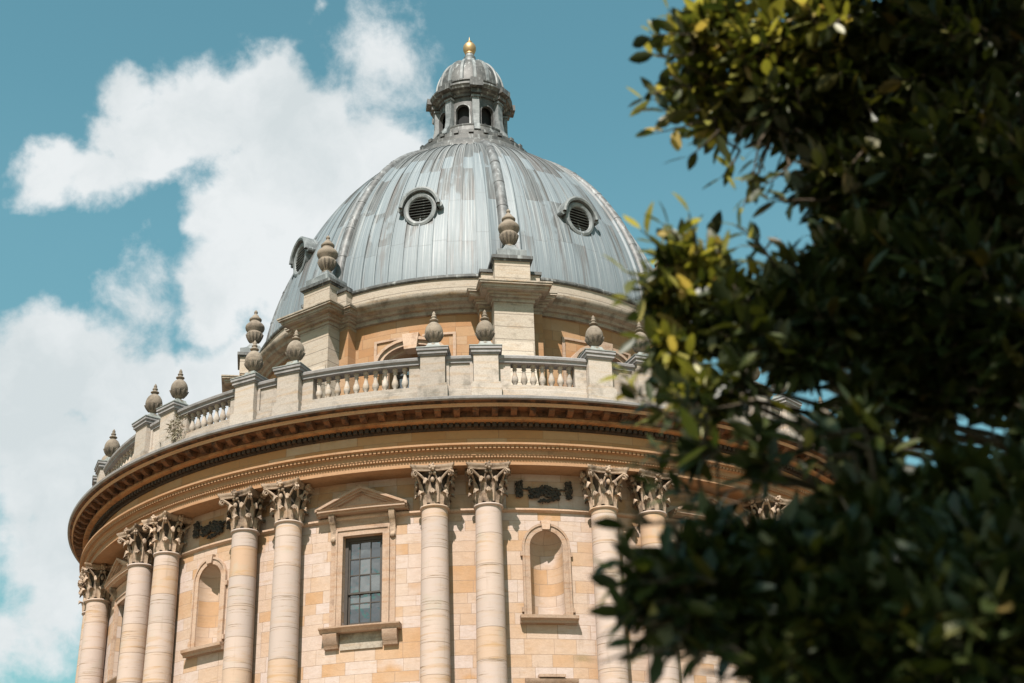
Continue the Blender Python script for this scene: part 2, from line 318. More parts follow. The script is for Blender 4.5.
M['lead_mid'] = mat_lead_grey('grey_lead', (0.14, 0.155, 0.16), (0.24, 0.26, 0.265), (0.38, 0.41, 0.415))
M['lead_cap'] = mat_lead_grey('lead_flashing', (0.24, 0.26, 0.25), (0.32, 0.34, 0.32), (0.16, 0.165, 0.14))
t = MT('gilding'); M['gold'] = t.finish(t.mix(t.noise(9), (0.50, 0.31, 0.13), (0.62, 0.45, 0.25)), 0.5, None, 0.7, 0.5)
t = MT('black_void'); M['void'] = t.finish((0.012, 0.013, 0.014), 0.9)
t = MT('louvre_paint'); M['louvre'] = t.finish((0.05, 0.052, 0.05), 0.6)
t = MT('sash_paint'); M['sash'] = t.finish(t.mix(t.noise(8), (0.05, 0.042, 0.036), (0.09, 0.075, 0.065)), 0.5)
def mat_glass():
    t = MT('old_window_glass'); uv, ang, z, rr = t.cyl(12.6)
    n = t.noise(2.6, None, 2, 0.5); nz = t.bump(n, 0.5, 0.06)
    return t.finish(t.mix(t.maprange(t.math('ADD', t.N.new('ShaderNodeNewGeometry').outputs['Random Per Island'], t.math('MULTIPLY_ADD', t.noise(3.5, None, 3), 0.8, -0.4)), 0.35, 0.9), (0.012, 0.016, 0.018), (0.12, 0.13, 0.13)), 0.04, nz, 0, 2.4)  # paler panes: reflections and blinds painted into the base colour
M['glass'] = mat_glass()

# ------------------------------------------------------------------ mesh helpers
class MB:
    def __init__(s): s.v = []; s.f = []; s.cuts = []
    def slot(s, mat): s.cuts.append((len(s.f), mat))      # faces added from here on use this material
    def add(s, vs, fs):
        o = len(s.v); s.v.extend(vs); s.f.extend([tuple(i+o for i in f) for f in fs])
    def grid(s, rows, cu=False, cv=False, flip=False):
        nr, nc = len(rows), len(rows[0]); o = len(s.v)
        for r in rows: s.v.extend(r)
        for i in range(nr if cv else nr-1):
            for j in range(nc if cu else nc-1):
                a, b, c, d = o+i*nc+j, o+i*nc+(j+1) % nc, o+((i+1) % nr)*nc+(j+1) % nc, o+((i+1) % nr)*nc+j
                s.f.append((d, c, b, a) if flip else (a, b, c, d))
    def box(s, fn, x0, x1, y0, y1, z0, z1, nx=1):
        xs = [x0+(x1-x0)*i/nx for i in range(nx+1)]
        rows = [[fn(x, y0, z0), fn(x, y1, z0), fn(x, y1, z1), fn(x, y0, z1)] for x in xs]
        s.grid(rows, cu=True)
        o = len(s.v); s.v.extend(rows[0]); s.v.extend(rows[-1]); s.f.append((o, o+1, o+2, o+3)); s.f.append((o+7, o+6, o+5, o+4))
    def extr(s, fn, prof, x0, x1, nx=1):
        """closed profile of (y, z) swept along x"""
        xs = [x0+(x1-x0)*i/nx for i in range(nx+1)]
        rows = [[fn(x, y, z) for (y, z) in prof] for x in xs]; s.grid(rows, cu=True); n = len(prof)
        o = len(s.v); s.v.extend(rows[0]); s.v.extend(rows[-1]); s.f.append(tuple(range(o, o+n))); s.f.append(tuple(range(o+2*n-1, o+n-1, -1)))
    def prism(s, fn, pts, y0, y1):
        """polygon of (x, z) extruded from y0 (back) to y1 (front)"""
        n = len(pts); A = [fn(x, y0, z) for x, z in pts]; B = [fn(x, y1, z) for x, z in pts]
        s.add(A+B, [tuple(range(n-1, -1, -1)), tuple(range(n, 2*n))]+[(i, (i+1) % n, n+(i+1) % n, n+i) for i in range(n)])
    def revolve(s, prof, a0=0.0, a1=2*PI, n=128, c=(0, 0, 0)):
        full = abs(a1-a0-2*PI) < 1e-6; k = n if full else n+1
        rows = []
        for (r, z) in prof:
            rows.append([(c[0]+r*math.sin(a0+(a1-a0)*i/n), c[1]-r*math.cos(a0+(a1-a0)*i/n), c[2]+z) for i in range(k)])
        s.grid(rows, cu=full)
    def tube(s, pts, rads, n=8, cap=True):
        pts = [Vector(p) for p in pts]; rows = []
        for i, p in enumerate(pts):
            t = (pts[min(i+1, len(pts)-1)]-pts[max(i-1, 0)]).normalized()
            up = Vector((0, 0, 1)) if abs(t.z) < 0.9 else Vector((1, 0, 0)); a = t.cross(up).normalized(); b = a.cross(t)
            rows.append([tuple(p+(a*math.cos(2*PI*j/n)+b*math.sin(2*PI*j/n))*rads[i]) for j in range(n)])
        s.grid(rows, cu=True)
        if cap:
            o = len(s.v); s.v.extend(rows[0]); s.v.extend(rows[-1]); s.f.append(tuple(range(o+n-1, o-1, -1))); s.f.append(tuple(range(o+n, o+2*n)))
    def blob(s, c, r, n=6, m=4, sc_=(1, 1, 1)):
        rows = []
        for i in range(m+1):
            p = -PI/2+PI*i/m
            rows.append([(c[0]+sc_[0]*r*math.cos(p)*math.cos(2*PI*j/n), c[1]+sc_[1]*r*math.cos(p)*math.sin(2*PI*j/n), c[2]+sc_[2]*r*math.sin(p)) for j in range(n)])
        s.grid(rows, cu=True)
    def build(s, name, mat, parent=None, angle=35, rz=0.0, loc=(0, 0, 0)):
        me = bpy.data.meshes.new(name); me.from_pydata([tuple(p) for p in s.v], [], s.f)
        if s.cuts:
            mi = [0]*len(s.f)
            for q, (st, mt_) in enumerate(s.cuts):
                for i in range(st, len(s.f)): mi[i] = q+1
            me.polygons.foreach_set('material_index', mi)
        me.update()
        import bmesh
        bm = bmesh.new(); bm.from_mesh(me); bmesh.ops.remove_doubles(bm, verts=bm.verts, dist=1e-5); bmesh.ops.recalc_face_normals(bm, faces=bm.faces); bm.to_mesh(me); bm.free()
        me.polygons.foreach_set('use_smooth', [True]*len(me.polygons)); me.set_sharp_from_angle(angle=rad(angle))
        me.materials.append(M[mat] if isinstance(mat, str) else mat)
        for _, mt_ in s.cuts: me.materials.append(M[mt_])
        o = bpy.data.objects.new(name, me); sc.collection.objects.link(o)
        o.rotation_euler = (0, 0, rz); o.location = loc
        if parent is not None: o.parent = parent
        return o
def empty(name, loc=(0, 0, 0), parent=None, rz=0.0):
    o = bpy.data.objects.new(name, None); sc.collection.objects.link(o); o.location = loc; o.rotation_euler = (0, 0, rz); o.empty_display_size = 0.5
    if parent is not None: o.parent = parent
    return o
def tag(o, label=None, cat=None, group=None, kind=None):
    for k, v in (('label', label), ('category', cat), ('group', group), ('kind', kind)):
        if v: o[k] = v
    return o
def copy_tree(o, parent=None, rz=None, loc=None):
    c = o.copy(); sc.collection.objects.link(c)
    if parent is not None: c.parent = parent
    if rz is not None: c.rotation_euler = (0, 0, rz)
    if loc is not None: c.location = loc
    for ch in list(o.children): copy_tree(ch, c)
    return c
def bent(R):
    return lambda x, y, z: ((R+y)*math.sin(x/R), -(R+y)*math.cos(x/R), z)
def straight(x, y, z): return (x, -y, z)          # y is the distance out from the axis

# ------------------------------------------------------------------ layout of the rotunda
PSI, EPS, DEL = rad(-2.966), rad(1.101), rad(3.177)
STEP = rad(22.5)
def pair(k): return PSI+STEP*k+(EPS if k % 2 == 0 else -EPS)
def pa(k, s): return pair(k)+s*DEL
def bay(k): return PSI+STEP*(k+0.5)               # even k: niche bay, odd k: window bay
HALF_N = STEP/2-EPS; HALF_W = STEP/2+EPS
RW, RK, RU = 12.95, 13.35, 13.41
BUT = [rad(8.3)+rad(45)*m for m in range(-4, 4)]   # dome buttresses
SEEN = lambda a, lim: abs(math.degrees((a+PI) % (2*PI)-PI)) < lim

rot = empty('rotunda'); tag(rot, 'round domed limestone library with paired columns, urn-topped balustrade and grey lead dome', 'building')

# ---- ground
g = MB(); 
rr = [0, 20, 40, 60, 100, 200, 500, 1500]
g.revolve([(max(r, 0.001), 0) for r in rr][::-1], n=64)
t = MT('cobbled_ground'); v = t.tc.outputs['Object']
vo = t.N.new('ShaderNodeTexVoronoi'); vo.inputs['Scale'].default_value = 7; t.L.new(v, vo.inputs['Vector'])
col = t.mix(t.noise(0.15), (0.28, 0.195, 0.12), (0.34, 0.245, 0.15)); col = t.mix(t.maprange(vo.outputs['Distance'], 0.3, 0.6, 0, 0.5), col, (0.15, 0.12, 0.09))
tag(g.build('ground', t.finish(col, 0.9, t.bump(vo.outputs['Distance'], 0.5, 0.03), k=1)), kind='structure')

lw_ = MB(); lw_.revolve([(9.0, 0.004), (6.0, 0.006), (3.0, 0.006), (0.001, 0.006)], n=48, c=(2.0, -49.0, 0))
t = MT('lawn_grass'); n_ = t.noise(30, None, 5, .7)
tag(lw_.build('added_lawn', t.finish(t.mix(n_, (0.025, 0.04, 0.012), (0.05, 0.075, 0.02)), 0.9, t.bump(n_, .8, .03))), kind='structure')  # unseen dark grass disc, added to cut ground bounce onto the leaves

# ---- main wall with openings
def wall_bay(mb, fn, x0, x1, z0, z1, kind, ow, oz0, spring, rise, depth, dx=0.35, na=14):
    """Wall panel x0..x1, z0..z1 with an opening of half width ow; arch of given rise above spring (0: flat head)."""
    def quad_sheet(xa, xb, za, zb):
        n = max(1, int(math.ceil((xb-xa)/dx))); xs = [xa+(xb-xa)*i/n for i in range(n+1)]
        mb.grid([[fn(x, 0, za) for x in xs], [fn(x, 0, zb) for x in xs]])
    top = spring+rise+(0.12 if rise else 0.0)
    quad_sheet(x0, -ow, z0, z1); quad_sheet(ow, x1, z0, z1); quad_sheet(-ow, ow, z0, oz0); quad_sheet(-ow, ow, top, z1)
    if rise:
        pts = [(-ow*math.cos(PI*i/na), spring+rise*math.sin(PI*i/na)) for i in range(na+1)]
        mb.grid([[fn(x, 0, z) for x, z in pts], [fn(x, 0, top) for x, z in pts]])
        mb.grid([[fn(-ow, 0, oz0), fn(-ow, 0, spring)], [fn(-ow, -depth, oz0), fn(-ow, -depth, spring)]])
        if kind == 'through':
            mb.grid([[fn(x, 0, z) for x, z in pts], [fn(x, -depth, z) for x, z in pts]])
    else:
        mb.grid([[fn(-ow, 0, spring), fn(ow, 0, spring)], [fn(-ow, -depth, spring), fn(ow, -depth, spring)]])
    if kind == 'through':
        for sx in (-ow, ow): mb.grid([[fn(sx, 0, oz0), fn(sx, 0, spring)], [fn(sx, -depth, oz0), fn(sx, -depth, spring)]])
        mb.grid([[fn(-ow, 0, oz0), fn(ow, 0, oz0)], [fn(-ow, -depth, oz0), fn(ow, -depth, oz0)]])

WZ0, WZ1 = 7.6, 15.93
NICHE = dict(ow=0.455, oz0=11.86, spring=13.80, rise=0.455)
WIN = dict(ow=0.575, oz0=11.75, spring=14.34, rise=0)
mw = MB()
for k in range(-8, 8):
    th = bay(k); niche = (k % 2 == 0); half = (HALF_N if niche else HALF_W)*RW
    fn = (lambda th: lambda x, y, z: ((RW+y)*math.sin(th+x/RW), -(RW+y)*math.cos(th+x/RW), z))(th)
    if niche: wall_bay(mw, fn, -half, half, WZ0, WZ1, 'niche', depth=0.0, **NICHE)
    else: wall_bay(mw, fn, -half, half, WZ0, WZ1, 'through', depth=0.36, **WIN)
wall = mw.build('wall', 'wall', rot)

b = MB(); b.revolve([(15.2, 0), (15.2, 0.6), (15.0, 0.7), (15.0, 6.4), (15.3, 6.6), (15.3, 7.0), (14.0, 7.2), (13.9, 7.25), (13.9, 7.65), (12.9, 7.65)], n=128)
b.build('ground_storey', 'wall', rot)

# string course at the foot of the capitals, between the columns
s_ = MB()
s_.revolve([(RW-0.02, 14.78), (RW+0.05, 14.80), (RW+0.09, 14.84), (RW+0.09, 14.89), (RW-0.02, 14.90)], n=160)
s_.build('string_course', 'trim', rot)

# ---- entablature
a = MB()
a.revolve([(12.9, 15.92), (13.72, 15.92), (13.74, 15.90), (13.74, 16.09), (13.78, 16.10), (13.80, 16.14), (13.80, 16.155), (13.83, 16.16), (13.83, 16.30), (13.85, 16.31), (13.90, 16.37), (13.97, 16.40), (14.0, 16.41), (14.0, 16.465), (13.6, 16.50)], n=240)
def teeth(mb, R, y0, y1, z0, z1, pitch, w):
    n = int(2*PI*R/pitch); fn = bent(R)
    for i in range(n):
        x = i*pitch
        if SEEN(x/R, 100): mb.box(fn, x-w/2, x+w/2, y0, y1, z0, z1)
teeth(a, 13.9, -0.05, 0.045, 16.315, 16.395, 0.125, 0.075)
teeth(a, 13.78, -0.03, 0.035, 16.095, 16.15, 0.085, 0.05)
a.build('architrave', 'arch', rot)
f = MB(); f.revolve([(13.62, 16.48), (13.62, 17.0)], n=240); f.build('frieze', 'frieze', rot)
c = MB()
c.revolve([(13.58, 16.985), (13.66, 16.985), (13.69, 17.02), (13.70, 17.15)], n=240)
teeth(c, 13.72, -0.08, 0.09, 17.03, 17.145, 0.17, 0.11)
c.slot('corn'); c.revolve([(13.70, 17.15), (13.94, 17.15), (13.97, 17.17), (13.97, 17.235), (13.9, 17.245)], n=240)
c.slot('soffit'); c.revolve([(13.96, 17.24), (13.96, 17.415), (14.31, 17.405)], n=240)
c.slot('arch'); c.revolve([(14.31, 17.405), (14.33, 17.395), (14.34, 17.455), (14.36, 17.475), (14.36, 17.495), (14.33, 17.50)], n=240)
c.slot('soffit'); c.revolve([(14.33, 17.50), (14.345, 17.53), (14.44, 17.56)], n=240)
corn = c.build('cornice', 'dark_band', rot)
e = MB(); e.revolve([(14.44, 17.56), (14.49, 17.565), (14.51, 17.585), (14.515, 17.655), (14.45, 17.69), (13.6, 17.82), (8.0, 18.0)], n=240); e.build('cornice_flashing', 'rail', rot)
# scrolled brackets under the cornice
mo = MB(); fn = straight
mo.extr(lambda x, y, z: (x, -(y), z), [(13.98, 17.25), (14.10, 17.235), (14.19, 17.27), (14.23, 17.31), (14.28, 17.325), (14.285, 17.41), (13.98, 17.41)], -0.085, 0.085)
mo.box(straight, -0.11, 0.11, 13.98, 14.295, 17.375, 17.408)
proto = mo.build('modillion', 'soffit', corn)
NM = 168; first = True
for i in range(NM):
    ang = 2*PI*i/NM
    if SEEN(ang, 78):
        if first: proto.rotation_euler = (0, 0, ang); first = False
        else: copy_tree(proto, corn, ang)

# ---- columns
def column_proto():
    zb, zt = 7.66, 14.80; prof = [(0.56, zb), (0.56, zb+0.12), (0.53, zb+0.14), (0.55, zb+0.2), (0.54, zb+0.27), (0.46, zb+0.30), (0.45, zb+0.36), (0.48, zb+0.40), (0.47, zb+0.45), (0.42, zb+0.50)]
    for i in range(13):
        u = i/12.0; prof.append((0.408-0.047*u**1.6, zb+0.52+(zt-0.06-zb-0.52)*u))
    prof += [(0.37, zt-0.05), (0.40, zt-0.045), (0.415, zt-0.02), (0.405, zt+0.01), (0.37, zt+0.015)]
    m = MB(); m.revolve(prof, n=40); sh = m.build('column', 'column', rot, 40)
    # capital
    k = MB(); z0, z1 = zt+0.015, 15.905; H = z1-z0
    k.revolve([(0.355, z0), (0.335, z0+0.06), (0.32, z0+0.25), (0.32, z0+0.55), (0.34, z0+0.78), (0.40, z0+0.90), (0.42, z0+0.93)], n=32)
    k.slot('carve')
    def leaf(ang, zb_, h, w, rb, out, thick=0.035):
        rows = []; q_ = out/0.2
        for (dr0, zf, wf) in ((0.0, 0.0, 0.95), (0.01, 0.2, 1.05), (0.02, 0.42, 0.95), (0.035, 0.60, 1.12), (0.06, 0.78, 0.92), (0.10, 0.92, 0.95), (0.155, 1.0, 0.72), (0.205, 0.985, 0.62), (0.235, 0.91, 0.42), (0.23, 0.83, 0.2)):
            r = rb+dr0*q_; z = zb_+h*zf; wd = w*wf; row = []
            curl = max(0.0, (dr0-0.06)/0.17)
            for (sx, d_, dz_) in ((-1, -0.030, -0.02), (-0.5, 0.016, 0), (-0.15, 0.024, 0), (0, 0.048, 0), (0.15, 0.024, 0), (0.5, 0.016, 0), (1, -0.030, -0.02), (0.5, -0.028, 0), (-0.5, -0.028, 0)):
                al = ang+sx*wd*0.5/max(r, .3); rr_ = r+d_*(1-curl); zz = z+dz_*curl*1.5+(d_ if curl > 0 else 0)*curl
                row.append((rr_*math.sin(al), -rr_*math.cos(al), zz))
            rows.append(row)
        k.grid(rows, cu=True)
    for i in range(8): leaf(i*PI/4, z0, 0.38, 0.235, 0.35, 0.17)
    for i in range(8): leaf(i*PI/4+PI/8, z0+0.05, 0.66, 0.20, 0.345, 0.19)
    # corner volutes on stems, small inner helices
    for q in range(4):
        ca = PI/4+q*PI/2
        for sd in (-1, 1):
            pts = []; rads = []
            for i in range(8):
                u = i/7; al = ca+sd*(0.36*(1-u)**1.2+0.04); r = 0.40+0.30*u**1.6; pts.append((r*math.sin(al), -r*math.cos(al), z0+0.52+0.40*u**0.75)); rads.append(0.036-0.006*u)
            # spiral end
            for i in range(1, 12):
                p = i/11; an = PI*0.5-p*PI*2.6; rs = 0.088*(1-0.68*p); r = 0.70+rs*math.cos(an)+0.0; z = z0+0.92-0.088+rs*math.sin(an)
                al = ca+sd*0.04; pts.append((r*math.sin(al), -r*math.cos(al), z)); rads.append(0.030*(1-.4*p))
            k.tube(pts, rads, 6)
            ia = ca+sd*(PI/4-0.10); pts = []; rads = []
            for i in range(6):
                u = i/5; al = ca+sd*(0.40+(PI/4-0.12-0.40)*u); r = 0.41+0.09*u; pts.append((r*math.sin(al), -r*math.cos(al), z0+0.54+0.30*u)); rads.append(0.026)
            k.tube(pts, rads, 5); k.blob((0.51*math.sin(ia), -0.51*math.cos(ia), z0+0.85), 0.055, 7, 5)
        # flower on the abacus and the stalk below it
        fa = q*PI/2; k.blob((0.555*math.sin(fa), -0.555*math.cos(fa), z0+1.00), 0.095, 8, 5, (1, 1, 0.95))
        for j in range(5):
            a5 = 2*PI*j/5; k.blob((0.60*math.sin(fa)+0.075*math.cos(a5)*math.cos(fa), -0.60*math.cos(fa)+0.075*math.cos(a5)*math.sin(fa), z0+1.0+0.075*math.sin(a5)), 0.042, 6, 4)
        k.blob((0.50*math.sin(fa), -0.50*math.cos(fa), z0+0.66), 0.06, 6, 4, (1, 1, 1.4))
    # abacus with hollow sides
    def ab(z, s):
        pts = []
        for q in range(4):
            ca = q*PI/2; n = 8
            for i in range(n+1):
                u = -1+2*i/n; x = u*0.60*s; y = (0.60-0.125*(1-u*u))*s
                if abs(u) == 1: x *= 0.94
                pts.append((x*math.cos(ca)+y*math.sin(ca), x*math.sin(ca)-y*math.cos(ca), z))
        return pts
    rows = [ab(z0+0.925, 0.80), ab(z0+0.935, 0.94), ab(z0+0.99, 0.95), ab(z0+1.01, 0.99), ab(z0+1.05, 1.03), ab(z1, 1.03), ab(z1, 0.3)]
    k.grid(rows, cu=True); o = len(k.v)
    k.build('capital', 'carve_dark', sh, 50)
    return sh
cp = column_proto(); first = True
for k in range(-4, 5):
    for s in (-1, 1):
        an = pa(k, s)
        if not SEEN(an, 84): continue
        loc = (RK*math.sin(an), -RK*math.cos(an), 0)
        if first: cp.location = loc; cp.rotation_euler = (0, 0, an); first = False
        else: copy_tree(cp, rot, an, loc)

# ---- windows of the main storey
def window_proto():
    fn = bent(RW); root = empty('window', parent=rot)
    ow, z0, z1 = WIN['ow'], WIN['oz0'], WIN['spring']
    m = MB(); yb, yf = -0.24, -0.17
    fx = ow-0.002
    for sx in (-1, 1): m.box(fn, sx*fx-(0.09 if sx > 0 else 0), sx*fx+(0.09 if sx < 0 else 0), yb, yf+0.03, z0+0.002, z1-0.002)
    m.box(fn, -fx+.09, fx-.09, yb, yf+0.03, z1-0.10, z1-0.002, 3); m.box(fn, -fx+.09, fx-.09, yb, yf+0.03, z0+0.002, z0+0.07, 3)
    m.build('frame', 'sash', root)
    iw = fx-.09; zm = z0+0.98
    for nm, za, zb, yy, rows_ in (('upper_sash', zm, z1-.10, 0.0, (0.34, 0.67)), ('lower_sash', z0+.12, zm+0.06, -0.045, (0.68,))):
        s = MB(); ya, yb2 = -0.235+yy, -0.185+yy
        for sx in (-1, 1): s.box(fn, sx*iw-(0.045 if sx > 0 else 0), sx*iw+(0.045 if sx < 0 else 0), ya, yb2, za, zb)
        s.box(fn, -iw+.045, iw-.045, ya, yb2, za, za+(0.07 if yy else .05), 3); s.box(fn, -iw+.045, iw-.045, ya, yb2, zb-0.05, zb, 3)
        h0, h1 = za+.06, zb-.05
        for q in (-1, 1): s.box(fn, q*iw*0.335-0.014, q*iw*0.335+0.014, ya+.01, yb2-.005, h0, h1)
        for q in rows_: s.box(fn, -iw+.045, iw-.045, ya+.012, yb2-.008, h0+(h1-h0)*q-0.014, h0+(h1-h0)*q+0.014, 3)
        so_ = s.build(nm, 'sash', root)
    gl = MB(); n = 3
    # each pane sits at its own slight tilt, as old glass does
    for (za, zb, yy, cuts) in ((zm+.05, z1-.15, -0.21, 3), (z0+.18, zm, -0.255, 2)):
        for i in range(3):
            for j in range(cuts):
                xa, xb = -iw+2*iw*i/3, -iw+2*iw*(i+1)/3; ha, hb = za+(zb-za)*j/cuts, za+(zb-za)*(j+1)/cuts
                d = [random.uniform(-0.014, 0.014) for _ in range(4)]
                gl.add([fn(xa, yy+d[0], ha), fn(xb, yy+d[1], ha), fn(xb, yy+d[2], hb), fn(xa, yy+d[3], hb)], [(0, 1, 2, 3)])
    g_ = gl.build('pane', 'glass', root)
    bk = MB(); bk.box(fn, -0.9, 0.9, -0.85, -0.80, z0-.3, z1+.3, 4); bk.build('room_interior', 'void', root)
    # architrave
    s = MB(); aw = 0.20
    for sx in (-1, 1):
        x0, x1 = sorted((sx*ow, sx*(ow+aw))); s.box(fn, x0, x1, -0.01, 0.07, z0-0.01, z1+aw); x0, x1 = sorted((sx*(ow+aw-.05), sx*(ow+aw))); s.box(fn, x0, x1, 0.068, 0.10, z0-.01, z1+aw)
        x0, x1 = sorted((sx*(ow+aw+.001), sx*(ow+aw+.16))); s.box(fn, x0, x1, -0.01, 0.035, z0-0.01, z1+aw)
    s.box(fn, -ow, ow, -0.01, 0.07, z1, z1+aw, 5); s.box(fn, -ow-aw+.051, ow+aw-.051, 0.068, 0.10, z1+aw-.05, z1+aw, 6)
    s.box(fn, -ow-aw-.16, ow+aw+.16, -0.01, 0.06, z1+aw+.002, 14.94, 7)
    s.build('surround', 'trim', root)
    # consoles
    for sx in (-1, 1):
        c_ = MB(); xc = sx*(ow+aw+.085)
        c_.extr(fn, [(0, 14.20), (0.07, 14.22), (0.09, 14.30), (0.07, 14.38), (0.10, 14.55), (0.18, 14.70), (0.26, 14.80), (0.28, 14.93), (0, 14.93)], xc-.08, xc+.08)
        c_.blob(fn(xc, 0.06, 14.27), 0.085, 8, 5, (1, 1, 1)); c_.build('console', 'carve', root)
    # pediment
    p = MB(); W = 1.25; zb = 14.945
    p.extr(fn, [(0, zb), (0.27, zb), (0.29, zb+.045), (0.36, zb+.06), (0.36, zb+.11), (0.40, zb+.15), (0, zb+.17)], -W, W, 10)
    p.prism(fn, [(-W+.12, zb+.16), (W-.12, zb+.16), (0, zb+.60)], -0.02, 0.16)
    for sx in (-1, 1):
        for (d0, d1, y1) in ((0.0, 0.075, 0.38), (0.075, 0.135, 0.31), (0.135, 0.19, 0.25)):
            n = 5
            for i in range(n):
                ua, ub = i/n, (i+1)/n
                xa, xb = sx*(W+.06)*(1-ua), sx*(W+.06)*(1-ub); ta, tb = zb+.165+0.565*ua, zb+.165+0.565*ub
                pts = [(xa, ta-d1), (xb, tb-d1), (xb, tb-d0), (xa, ta-d0)]
                p.prism(fn, pts if sx < 0 else pts[::-1], -0.02, y1)
    p.build('pediment', 'trim', root)
    # sill on two brackets
    q = MB(); q.extr(fn, [(-0.30, 11.60), (0.22, 11.60), (0.25, 11.66), (0.33, 11.705), (0.34, 11.74), (-0.30, 11.755)], -1.12, 1.12, 8); q.build('sill', 'trim', root)
    ap = MB(); ap.box(fn, -0.60, 0.60, -0.01, 0.04, 11.15, 11.595, 5); ap.build('apron', 'drum_trim', root)
    for sx in (-1, 1):
        c_ = MB(); xc = sx*0.83; c_.extr(fn, [(0, 11.18), (0.10, 11.20), (0.14, 11.30), (0.22, 11.40), (0.24, 11.59), (0, 11.59)], xc-.2, xc+.2, 2); c_.build('bracket', 'trim', root)
    # head of the small window below
    lw = MB(); lw.extr(fn, [(0, 9.96), (0.14, 9.96), (0.20, 10.05), (0.22, 10.13), (0, 10.15)], -0.62, 0.62, 5); lw.box(fn, -0.55, 0.55, -0.01, 0.06, 9.0, 9.955, 4); lw.build('lower_window_head', 'trim', root)
    return root
wp = window_proto(); wp.rotation_euler = (0, 0, bay(-1))
for k in (-3, 1, 3): copy_tree(wp, rot, bay(k))

# ---- niches
def niche_proto():
    fn = bent(RW); root = empty('niche', parent=rot); ow, z0, sp = NICHE['ow'], NICHE['oz0'], NICHE['spring']
    m = MB(); n = 16
    dep = 1.0
    def ring(z): return [fn(-ow*math.cos(PI*i/n), -dep*ow*math.sin(PI*i/n), z) for i in range(n+1)]
    rows = [ring(z0+(sp-z0)*j/6) for j in range(7)]
    m.grid(rows)
    rows = []
    for j in range(0, 9):
        p = PI/2*j/8
        rows.append([fn(-ow*math.cos(PI*i/n)*math.cos(p) if False else -ow*math.cos(PI*i/n)*math.cos(p), -dep*ow*math.sin(PI*i/n)*math.cos(p), sp+ow*math.sin(p)) for i in range(n+1)])
    m.grid(rows)
    m.add(ring(z0), [tuple(range(n+1))])
    # the arch rim joins the half dome: it is swept from the front edge
    m.build('recess', 'wall', root, 60)
    s = MB(); aw = 0.21
    for sx in (-1, 1):
        x0, x1 = sorted((sx*(ow+.004), sx*(ow+aw))); s.box(fn, x0, x1, -0.01, 0.055, z0, sp)
        x0, x1 = sorted((sx*(ow+aw-.06), sx*(ow+aw))); s.box(fn, x0, x1, 0.053, 0.085, z0, sp)
        for zz in (sp-0.28, z0+.10): x0, x1 = sorted((sx*(ow+aw-.02), sx*(ow+aw+.055))); s.box(fn, x0, x1, -.01, 0.075, zz, zz+.13)
    def arc(r0, r1, y1, y0=-0.01):
        N = 18; inn = [(-r0*math.cos(PI*i/N), sp+r0*math.sin(PI*i/N)) for i in range(N+1)]; out = [(-r1*math.cos(PI*i/N), sp+r1*math.sin(PI*i/N)) for i in range(N+1)]
        s.grid([[fn(x, y0, z) for x, z in inn], [fn(x, y1, z) for x, z in inn], [fn(x, y1, z) for x, z in out], [fn(x, y0, z) for x, z in out]])
    arc(ow+.004, ow+aw, 0.055); arc(ow+aw-.06, ow+aw, 0.085, 0.05)
    s.build('surround', 'trim', root)
    k = MB(); k.prism(fn, [(-0.10, sp+ow+.02), (0.10, sp+ow+.02), (0.14, sp+ow+.27), (-0.14, sp+ow+.27)], 0, 0.13); k.build('keystone', 'trim', root)
    q = MB(); q.extr(fn, [(-0.05, 11.66), (0.16, 11.64), (0.18, 11.70), (0.26, 11.75), (0.27, 11.835), (-0.05, 11.85)], -0.78, 0.78, 6); q.build('sill', 'trim', root)
    lw = MB(); lw.extr(fn, [(0, 9.98), (0.14, 9.98), (0.20, 10.06), (0.22, 10.15), (0, 10.17)], -0.70, 0.70, 5); lw.box(fn, -0.35, 0.35, -0.01, 0.25, 10.175, 10.25, 3); lw.box(fn, -0.6, 0.6, -0.01, 0.06, 9.0, 9.975, 4); lw.build('lower_window_head', 'trim', root)
    # blackened garland between the capitals
    gl = MB(); rg = random.Random(3)
    for i in range(170):
        x = rg.uniform(-0.44, 0.44); z = 15.36+0.05*math.cos(x*9)+rg.uniform(-0.15, 0.15)
        gl.blob(fn(x, 0.05+rg.uniform(0, 0.08), z), rg.uniform(0.03, 0.06), 5, 4)
    for i in range(36): gl.blob(fn(rg.gauss(0, 0.10), 0.05+rg.uniform(0, 0.06), 15.16-abs(rg.gauss(0, .05))), rg.uniform(.02, .045), 5, 4)
    for sx in (-1, 1):
        for i in range(85):
            w = rg.uniform(-0.24, 0.24); gl.blob(fn(sx*0.70+rg.uniform(-1, 1)*(0.085-0.05*abs(w)), 0.05+rg.uniform(0, 0.07), 15.44+w), rg.uniform(.025, .05), 5, 4)
        gl.tube([fn(sx*0.70, .05, 15.62), fn(sx*0.60, .06, 15.46), fn(sx*.44, .06, 15.46)], [.02, .025, .03], 5)
    gl.build('garland', 'swag', root, 60)
    return root
npx = niche_proto(); npx.rotation_euler = (0, 0, bay(0))
for k in (-4, -2, 2): copy_tree(npx, rot, bay(k))

